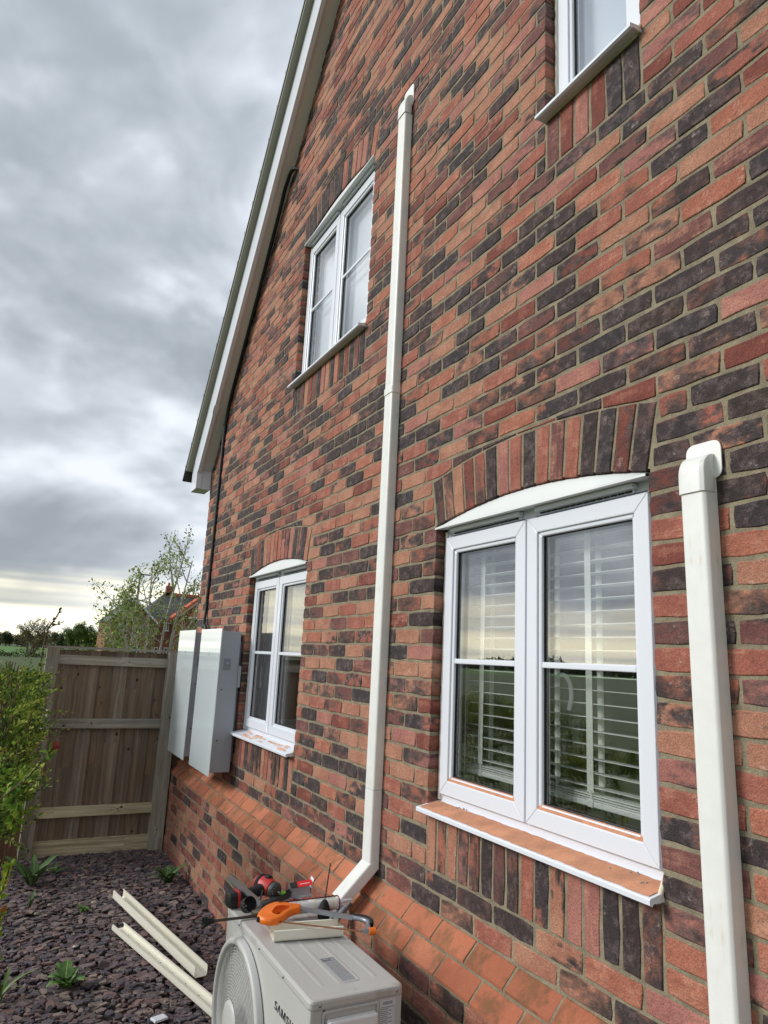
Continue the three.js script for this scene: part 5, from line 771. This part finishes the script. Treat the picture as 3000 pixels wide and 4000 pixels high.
// ------------------------------------------------------------------ trees
function tree(name, label, x, z, o) {
  const r = mulberry(o.seed), t = thing(name, label, o.cat ?? 'tree', [x, 0, z], 0, o.group), wood = [], list = [];
  const bend = (p, d, L, depth, rad) => {
    const n = 5, pts = [p.clone()]; const q = p.clone(), dd = d.clone(); for (let i = 0; i < n; i++) { dd.add(V((r() - 0.5) * o.wiggle, (r() - 0.4) * o.wiggle * 0.6 + o.rise, (r() - 0.5) * o.wiggle)).normalize(); q.addScaledVector(dd, L / n); pts.push(q.clone()); }
    const c = new THREE.CatmullRomCurve3(pts); const g = new THREE.TubeGeometry(c, n * 2, rad, depth ? 5 : 7), pp = g.attributes.position, rs = depth ? 6 : 8; for (let i = 0; i <= n * 2; i++) { const k = 1 - 0.6 * i / (n * 2), cc = c.getPointAt(i / (n * 2)); for (let j = 0; j < rs; j++) { const id = i * rs + j; pp.setXYZ(id, cc.x + (pp.getX(id) - cc.x) * k, cc.y + (pp.getY(id) - cc.y) * k, cc.z + (pp.getZ(id) - cc.z) * k); } } wood.push(g);
    if (depth < o.depth) for (let k = 0; k < o.kids[depth]; k++) { const u = o.start[depth] + (1 - o.start[depth]) * (k + r()) / o.kids[depth], s = c.getPoint(u), dir = c.getTangent(u).multiplyScalar(o.up[depth]).add(V(r() - 0.5, (r() - 0.35) * 0.8, r() - 0.5).normalize()).normalize(); bend(s, dir, L * o.ratio[depth] * (1.15 - 0.5 * u) * (0.7 + r() * 0.5), depth + 1, rad * 0.42); }
    if (depth >= o.leafFrom) for (let k = 0; k < o.leaves; k++) { const s = c.getPoint(0.15 + 0.85 * r()); const cc = o.cols[Math.floor(r() * o.cols.length)], kk = 0.8 + r() * 0.4; list.push([s.add(V((r() - 0.5) * o.spread, (r() - 0.6) * o.spread, (r() - 0.5) * o.spread)), o.size * (0.6 + r() * 0.8), cc.map((v) => Math.min(255, v * kk))]); }
  };
  for (const [dx, dz, dir, L, rad] of o.stems) bend(V(dx, -0.05, dz), V(...dir).normalize(), L, 0, rad);
  mesh('trunk', merge(wood), o.bark ?? barkM, t); if (list.length) leaves('crown', t, list).userData.kind = 'stuff';
  return t;
}
const birch = { wiggle: 0.16, rise: 0.03, depth: 2, kids: [8, 5], start: [0.38, 0.15], up: [0.9, 0.8], ratio: [0.36, 0.45], leafFrom: 1, leaves: 15, spread: 0.16, size: 0.062, cols: [[142, 160, 76], [118, 140, 66], [166, 176, 96], [104, 126, 62]], bark: birchBark };
tree('birch_tree', 'sparse young birch with several pale stems rising beside the house corner', 1.42, -14, { ...birch, seed: 201, stems: [[0, 0, [0.05, 1, 0], 3.9, 0.04], [0.1, 0.1, [0.2, 1, 0.05], 4.0, 0.035], [0.05, -0.1, [0.42, 1, 0], 3.3, 0.03], [-0.05, 0, [-0.1, 1, 0.1], 3.2, 0.03]] });
tree('birch_tree', 'sparse young birch whose pale stem crosses the street lamp behind the fence', 0.98, -13, { ...birch, seed: 202, stems: [[0, 0, [0.1, 1, 0], 3.6, 0.035], [0.05, 0.1, [-0.2, 1, 0], 3.0, 0.03], [0, 0, [-0.42, 1, 0], 2.5, 0.025]] });
tree('birch_tree', 'small thin birch at the left gable end of the distant house', 0.36, -14, { ...birch, seed: 203, leaves: 12, stems: [[0, 0, [0.03, 1, 0], 3.0, 0.022], [0.1, 0.1, [0.25, 1, 0], 2.5, 0.02]] });
const shrub = { wiggle: 0.5, rise: 0.05, depth: 1, kids: [7], start: [0.1], up: [0.5], ratio: [0.6], leafFrom: 0, leaves: 45, spread: 0.28, size: 0.05, cols: [[128, 150, 44], [104, 130, 38], [146, 164, 58], [88, 114, 36]], cat: 'shrub', group: 'shrubs behind the fence' };
[[0.42, -11, 'yellow green shrub behind the fence below the left gable', 1.75], [0.95, -11.5, 'yellow green shrub behind the fence at the foot of the birch stems', 1.7], [1.6, -12, 'yellow green shrub behind the fence nearest the house corner', 1.6], [0.0, -12.5, 'yellow green shrub behind the fence left of the small birch', 1.6]].forEach(([x, z, l, h], i) => tree('garden_shrub', l, x, z, { ...shrub, seed: 210 + i, stems: [[0, 0, [0.05, 1, 0], h, 0.03], [0.1, 0, [0.4, 1, 0.2], h * 0.85, 0.025], [-0.1, 0, [-0.4, 1, 0], h * 0.85, 0.025], [0, 0.1, [0.1, 1, 0.4], h * 0.8, 0.025]] }));
const oak = { wiggle: 0.35, rise: 0.02, depth: 2, kids: [8, 5], start: [0.3, 0.2], up: [0.45, 0.5], ratio: [0.72, 0.55], leafFrom: 1, leaves: 75, spread: 1.5, size: 0.4, cols: [[92, 112, 44], [76, 96, 40], [112, 128, 56], [66, 84, 38]] };
tree('oak_tree', 'round crowned green oak on the field edge left of the distant house', 20.5, -250, { ...oak, seed: 221, stems: [[0, 0, [0, 1, 0], 6.6, 0.5], [0, 0, [0.5, 1, 0], 6, 0.4], [0, 0, [-0.5, 1, 0], 6, 0.4]] });
tree('oak_tree', 'lower green tree touching the right side of the round oak', 25.5, -250, { ...oak, seed: 222, stems: [[0, 0, [0, 1, 0], 5.2, 0.4]] });
tree('field_tree', 'nearly bare wide bush in the field behind the hedge', 1.9, -105, { ...oak, seed: 223, kids: [9, 7], leaves: 7, spread: 0.5, size: 0.22, up: [0.8, 0.7], start: [0.08, 0.2], cols: [[120, 116, 70], [104, 104, 62], [132, 122, 84]], stems: [[0, 0, [0, 1, 0], 3.9, 0.14], [0.3, 0, [0.3, 1, 0], 3.5, 0.12], [-0.3, 0, [-0.3, 1, 0], 3.4, 0.12], [0.1, 0.2, [0.1, 1, 0.1], 3.7, 0.12]] });
{
  const r = mulberry(230), where = ['at the left edge of the picture', 'second from the left edge', 'third from the left edge', 'behind the bare bush', 'just right of the bare bush', 'midway between bare bush and round oak', 'left of the round oak', 'below the round oak', 'right of the round oak', 'beside the small birch'];
  for (let k = 0; k < 10; k++) { const x = -4.5 + k * 3.9 + r(), z = -340 + k * 4; tree('far_tree', 'dark distant hedgerow tree ' + where[k], x, z, { ...oak, seed: 240 + k, leaves: 60, spread: 2.0, size: 0.5, kids: [7, 3], cols: [[70, 84, 52], [60, 74, 48], [84, 96, 60]], stems: [[0, 0, [0, 1, 0], 3.6 + r() * 1.6, 0.3], [1.6, 0, [0.2, 1, 0], 3 + r() * 1.4, 0.3]], group: 'distant hedgerow trees' }); }
  // trees away to the side, mirrored in the window glass
  { const list = []; for (let i = 0; i < 26000; i++) { const z = -330 + r() * 460, hh = 1.6 + 4.2 * smp(tLow, z * 3 + 999, 50) ** 2 + 2.2 * smp(tMid, z * 2 + 999, 90) ** 2; list.push([V((r() - 0.5) * 5, r() * hh, z), 0.5 + r() * 0.7, [[64, 74, 48], [54, 66, 42], [78, 84, 58]][Math.floor(r() * 3)]]); } const w = leaves('far_wood', scene, list); w.position.set(-165, 0, 0); tag(w, 'far line of trees across the side field, mirrored in the window glass', null, null, 'stuff'); }
  const h = thing('field_hedge', 'low dark hedgerow across the field behind the hedge', 'hedge', [0, 0, -100]); const list = []; for (let i = 0; i < 5000; i++) { const x = -14 + r() * 30; list.push([V(x, r() * (0.7 + 0.25 * Math.sin(x * 2)), (r() - 0.5) * 0.8), 0.12 + r() * 0.14, [[70, 82, 44], [92, 84, 58], [60, 70, 40]][Math.floor(r() * 3)]]); } leaves('foliage', h, list).userData.kind = 'stuff';
}
// ------------------------------------------------------------------ distant houses and street lamp
{
  const K = 2.207, CX = -1.6575, CY = 1.7998, pos = (x, y) => [CX + (x - CX) * K, CY + (y - CY) * K], Z0 = -87;
  const bt = dtex(256, 256, (x, y, c) => { const row = Math.floor(y / 8), col = Math.floor((x + (row & 1) * 10) / 20), j = y % 8 < 1 || (x + (row & 1) * 10) % 20 < 1, h = smp(tFine, col * 37 + row * 11, row * 53 + col * 7), d = h > 0.62; const a = d ? [84, 62, 58] : [142, 84, 66], k = 0.85 + 0.3 * smp(tMid, col * 17, row * 29); for (let i = 0; i < 3; i++) c[i] = j ? [140, 124, 104][i] : a[i] * k; }); bt.repeat.set(0.35, 0.35);
  const brickFar = new THREE.MeshStandardMaterial({ map: bt, roughness: 0.95 }), slate = mat(74, 76, 80, 0.7), terra = mat(178, 88, 62, 0.85), wf = mat(226, 228, 228, 0.4), gl = mat(60, 70, 80, 0.1), redT = mat(186, 92, 66, 0.8);
  const wall = (sh, d, z) => { const g = extr(sh, d, 0, z); return uvBox(g, 1); };
  function win(parent, x0, y0, x1, y1, z, name = 'window') { const w = mesh(name, bx(x1 - x0, y1 - y0, 0.12, (x0 + x1) / 2, (y0 + y1) / 2, z), wf, parent); for (const k of [0, 1]) mesh('pane', bx((x1 - x0) / 2 - 0.12, y1 - y0 - 0.16, 0.02, lerp(x0, x1, 0.25 + 0.5 * k), (y0 + y1) / 2, z + 0.062), gl, w); mesh('window_sill', bx(x1 - x0 + 0.1, 0.08, 0.16, (x0 + x1) / 2, y0 - 0.04, z + 0.04), wf, w); }
  const poly = (pts) => { const s = new THREE.Shape(); pts.forEach(([x, y], i) => (i ? s.lineTo(x, y) : s.moveTo(x, y))); return s; };
  // wing with the gable
  {
    const A = pos(4.46, 4.38), E = pos(3.16, 3.15), half = A[0] - E[0], t = thing('distant_house', 'distant brick house wing with pale edged gable behind the birches', 'house', [A[0], 0, Z0]);
    mesh('wall', wall(poly([[-half, 0], [half, 0], [half, E[1]], [0, A[1]], [-half, E[1]]]), 8, -8), brickFar, t);
    const sl = Math.atan2(A[1] - E[1], half), L = Math.hypot(half, A[1] - E[1]) + 0.35; for (const s of [-1, 1]) { const g = bx(L, 0.18, 8.6, s * (half / 2 + 0.1), (A[1] + E[1]) / 2 + 0.06, -3.9); const m = mesh('roof', new THREE.BoxGeometry(L, 0.16, 8.6), slate, t); m.position.set(s * (half / 2 + 0.1), (A[1] + E[1]) / 2 + 0.06, -3.9); m.rotation.z = -s * sl; const b = mesh('barge_board', new THREE.BoxGeometry(L, 0.2, 0.1), wf, t); b.position.set(s * (half / 2 + 0.1), (A[1] + E[1]) / 2 + 0.0, 0.4); b.rotation.z = -s * sl; }
    const wa = pos(3.82, 3.09), wb = pos(4.22, 2.72); win(t, wa[0] - A[0], wb[1], wb[0] - A[0], wa[1], 0.02);
    win(t, -0.9, 0.7, 0.9, 2.0, 0.02);
  }
  {
    const a = pos(5.2, 3.35), b = pos(6.63, 3.47), top = pos(6.5, 5.02), rr = pos(9.5, 5.5), t = thing('distant_house', 'distant brick house with dark slate roof and terracotta ridge', 'house', [a[0], 0, Z0 - 1]);
    const w = 13.5, e = a[1] + 0.05, rg = top[1] - 0.1, x1 = top[0] - a[0];
    mesh('wall', wall(poly([[-2, 0], [w, 0], [w, e], [-2, e]]), 8, -8), brickFar, t);
    const sl = Math.hypot(rg - e, 4), an = Math.atan2(rg - e, 4);
    const front = new THREE.BufferGeometry(); front.setAttribute('position', new THREE.Float32BufferAttribute([-0.9, e, 0.4, w, e, 0.4, w, rg, -4, x1 - 0.3, rg, -4, -0.9, e - 0.15, 0.4, w, e - 0.15, 0.4, x1 - 0.3, rg, -4, w, rg, -4, w, e, -8.4, -0.9, e, -8.4], 3)); front.setIndex([0, 1, 2, 0, 2, 3, 4, 5, 1, 4, 1, 0, 6, 7, 8, 6, 8, 9, 0, 3, 9]); const fr = toCreasedNormals(front, 0.2); slate.side = THREE.DoubleSide; mesh('roof', fr, slate, t);
    mesh('ridge_tiles', bx(w - x1 + 0.6, 0.34, 0.4, (w + x1) / 2, rg + 0.1, -4), redT, t); mesh('eaves_course', bx(5.4, 0.2, 0.3, 1.6, e - 0.02, 0.5), redT, t); mesh('gutter_board', bx(6, 0.16, 0.1, 1.6, e - 0.28, 0.3), wf, t);
    const c = pos(6.72, 5.46); mesh('chimney', uvBox(bx(0.95, 1.6, 0.8, c[0] - a[0], c[1] - 0.7, -4.2), 1), brickFar, t); mesh('chimney_pot', new THREE.CylinderGeometry(0.14, 0.18, 0.5, 10).translate(c[0] - a[0] - 0.15, c[1] + 0.3, -4.2), redT, t);
    for (const [p, q] of [[[4.72, 3.13], [4.97, 2.64]], [[5.16, 3.2], [5.38, 2.75]], [[5.62, 3.25], [5.8, 2.75]], [[6.23, 3.38], [6.53, 2.82]]]) { const A = pos(...p), B = pos(...q); win(t, A[0] - a[0], B[1], B[0] - a[0], A[1], 0.02); }
    for (const x of [-0.5, 1.0, 2.6]) win(t, x, 0.8, x + 0.9, 2.0, 0.02);
    // projecting cross gable on the right
    const gx = pos(8.3, 4.9); mesh('cross_gable', wall(poly([[b[0] - a[0] + 0.1, 0], [w, 0], [w, gx[1] + 1.5], [gx[0] - a[0], gx[1]], [b[0] - a[0] + 0.1, b[1] - 0.05]]), 3, -1.4), brickFar, t);
    const d0 = [b[0] - a[0] - 0.1, b[1] - 0.1], d1 = [gx[0] - a[0] + 1.2, gx[1] + 1.0], ll = Math.hypot(d1[0] - d0[0], d1[1] - d0[1]), ag = Math.atan2(d1[1] - d0[1], d1[0] - d0[0]); for (const [n, h, dz, off, m] of [['verge_board', 0.24, 1.7, 0, wf], ['verge_tiles', 0.3, 0.9, 0.24, redT]]) { const g = mesh(n, new THREE.BoxGeometry(ll, h, n === 'verge_board' ? 0.12 : 2.6), m, t); g.position.set((d0[0] + d1[0]) / 2 - Math.sin(ag) * off, (d0[1] + d1[1]) / 2 + Math.cos(ag) * off, dz); g.rotation.z = ag; }
    const p = pos(7.38, 3.65), porch = mesh('porch_roof', extr(poly([[0, 0], [3, 0], [3, 0.9], [0.7, 0.9]]), 0.6).translate(p[0] - a[0] - 0.1, p[1] - 0.05, 1.7), redT, t); mesh('porch_fascia', bx(3, 0.2, 0.1, p[0] - a[0] + 1.4, p[1] - 0.15, 2.35), wf, t); mesh('downpipe', rod([p[0] - a[0] + 0.1, p[1] - 0.2, 2.3], [p[0] - a[0] + 0.1, 0, 2.3], 0.06), blackPlastic, t);
  }
  // street lamp
  const l = thing('street_lamp', 'slim grey street lamp with a flat head among the birch stems', 'street lamp', [3.35, 0, -30]), gm = mat(132, 136, 138, 0.6);
  mesh('column', rod([0, 0, 0], [0, 5.0, 0], 0.07, 0.045, 12), gm, l); mesh('arm', bx(0.1, 0.06, 0.1, 0.03, 5.0, 0, 0.01), gm, l); mesh('lamp_head', bx(0.42, 0.05, 0.16, 0.24, 5.02, 0, 0.02), mat(70, 74, 78, 0.6), l);
}
renderer.render(scene, camera);
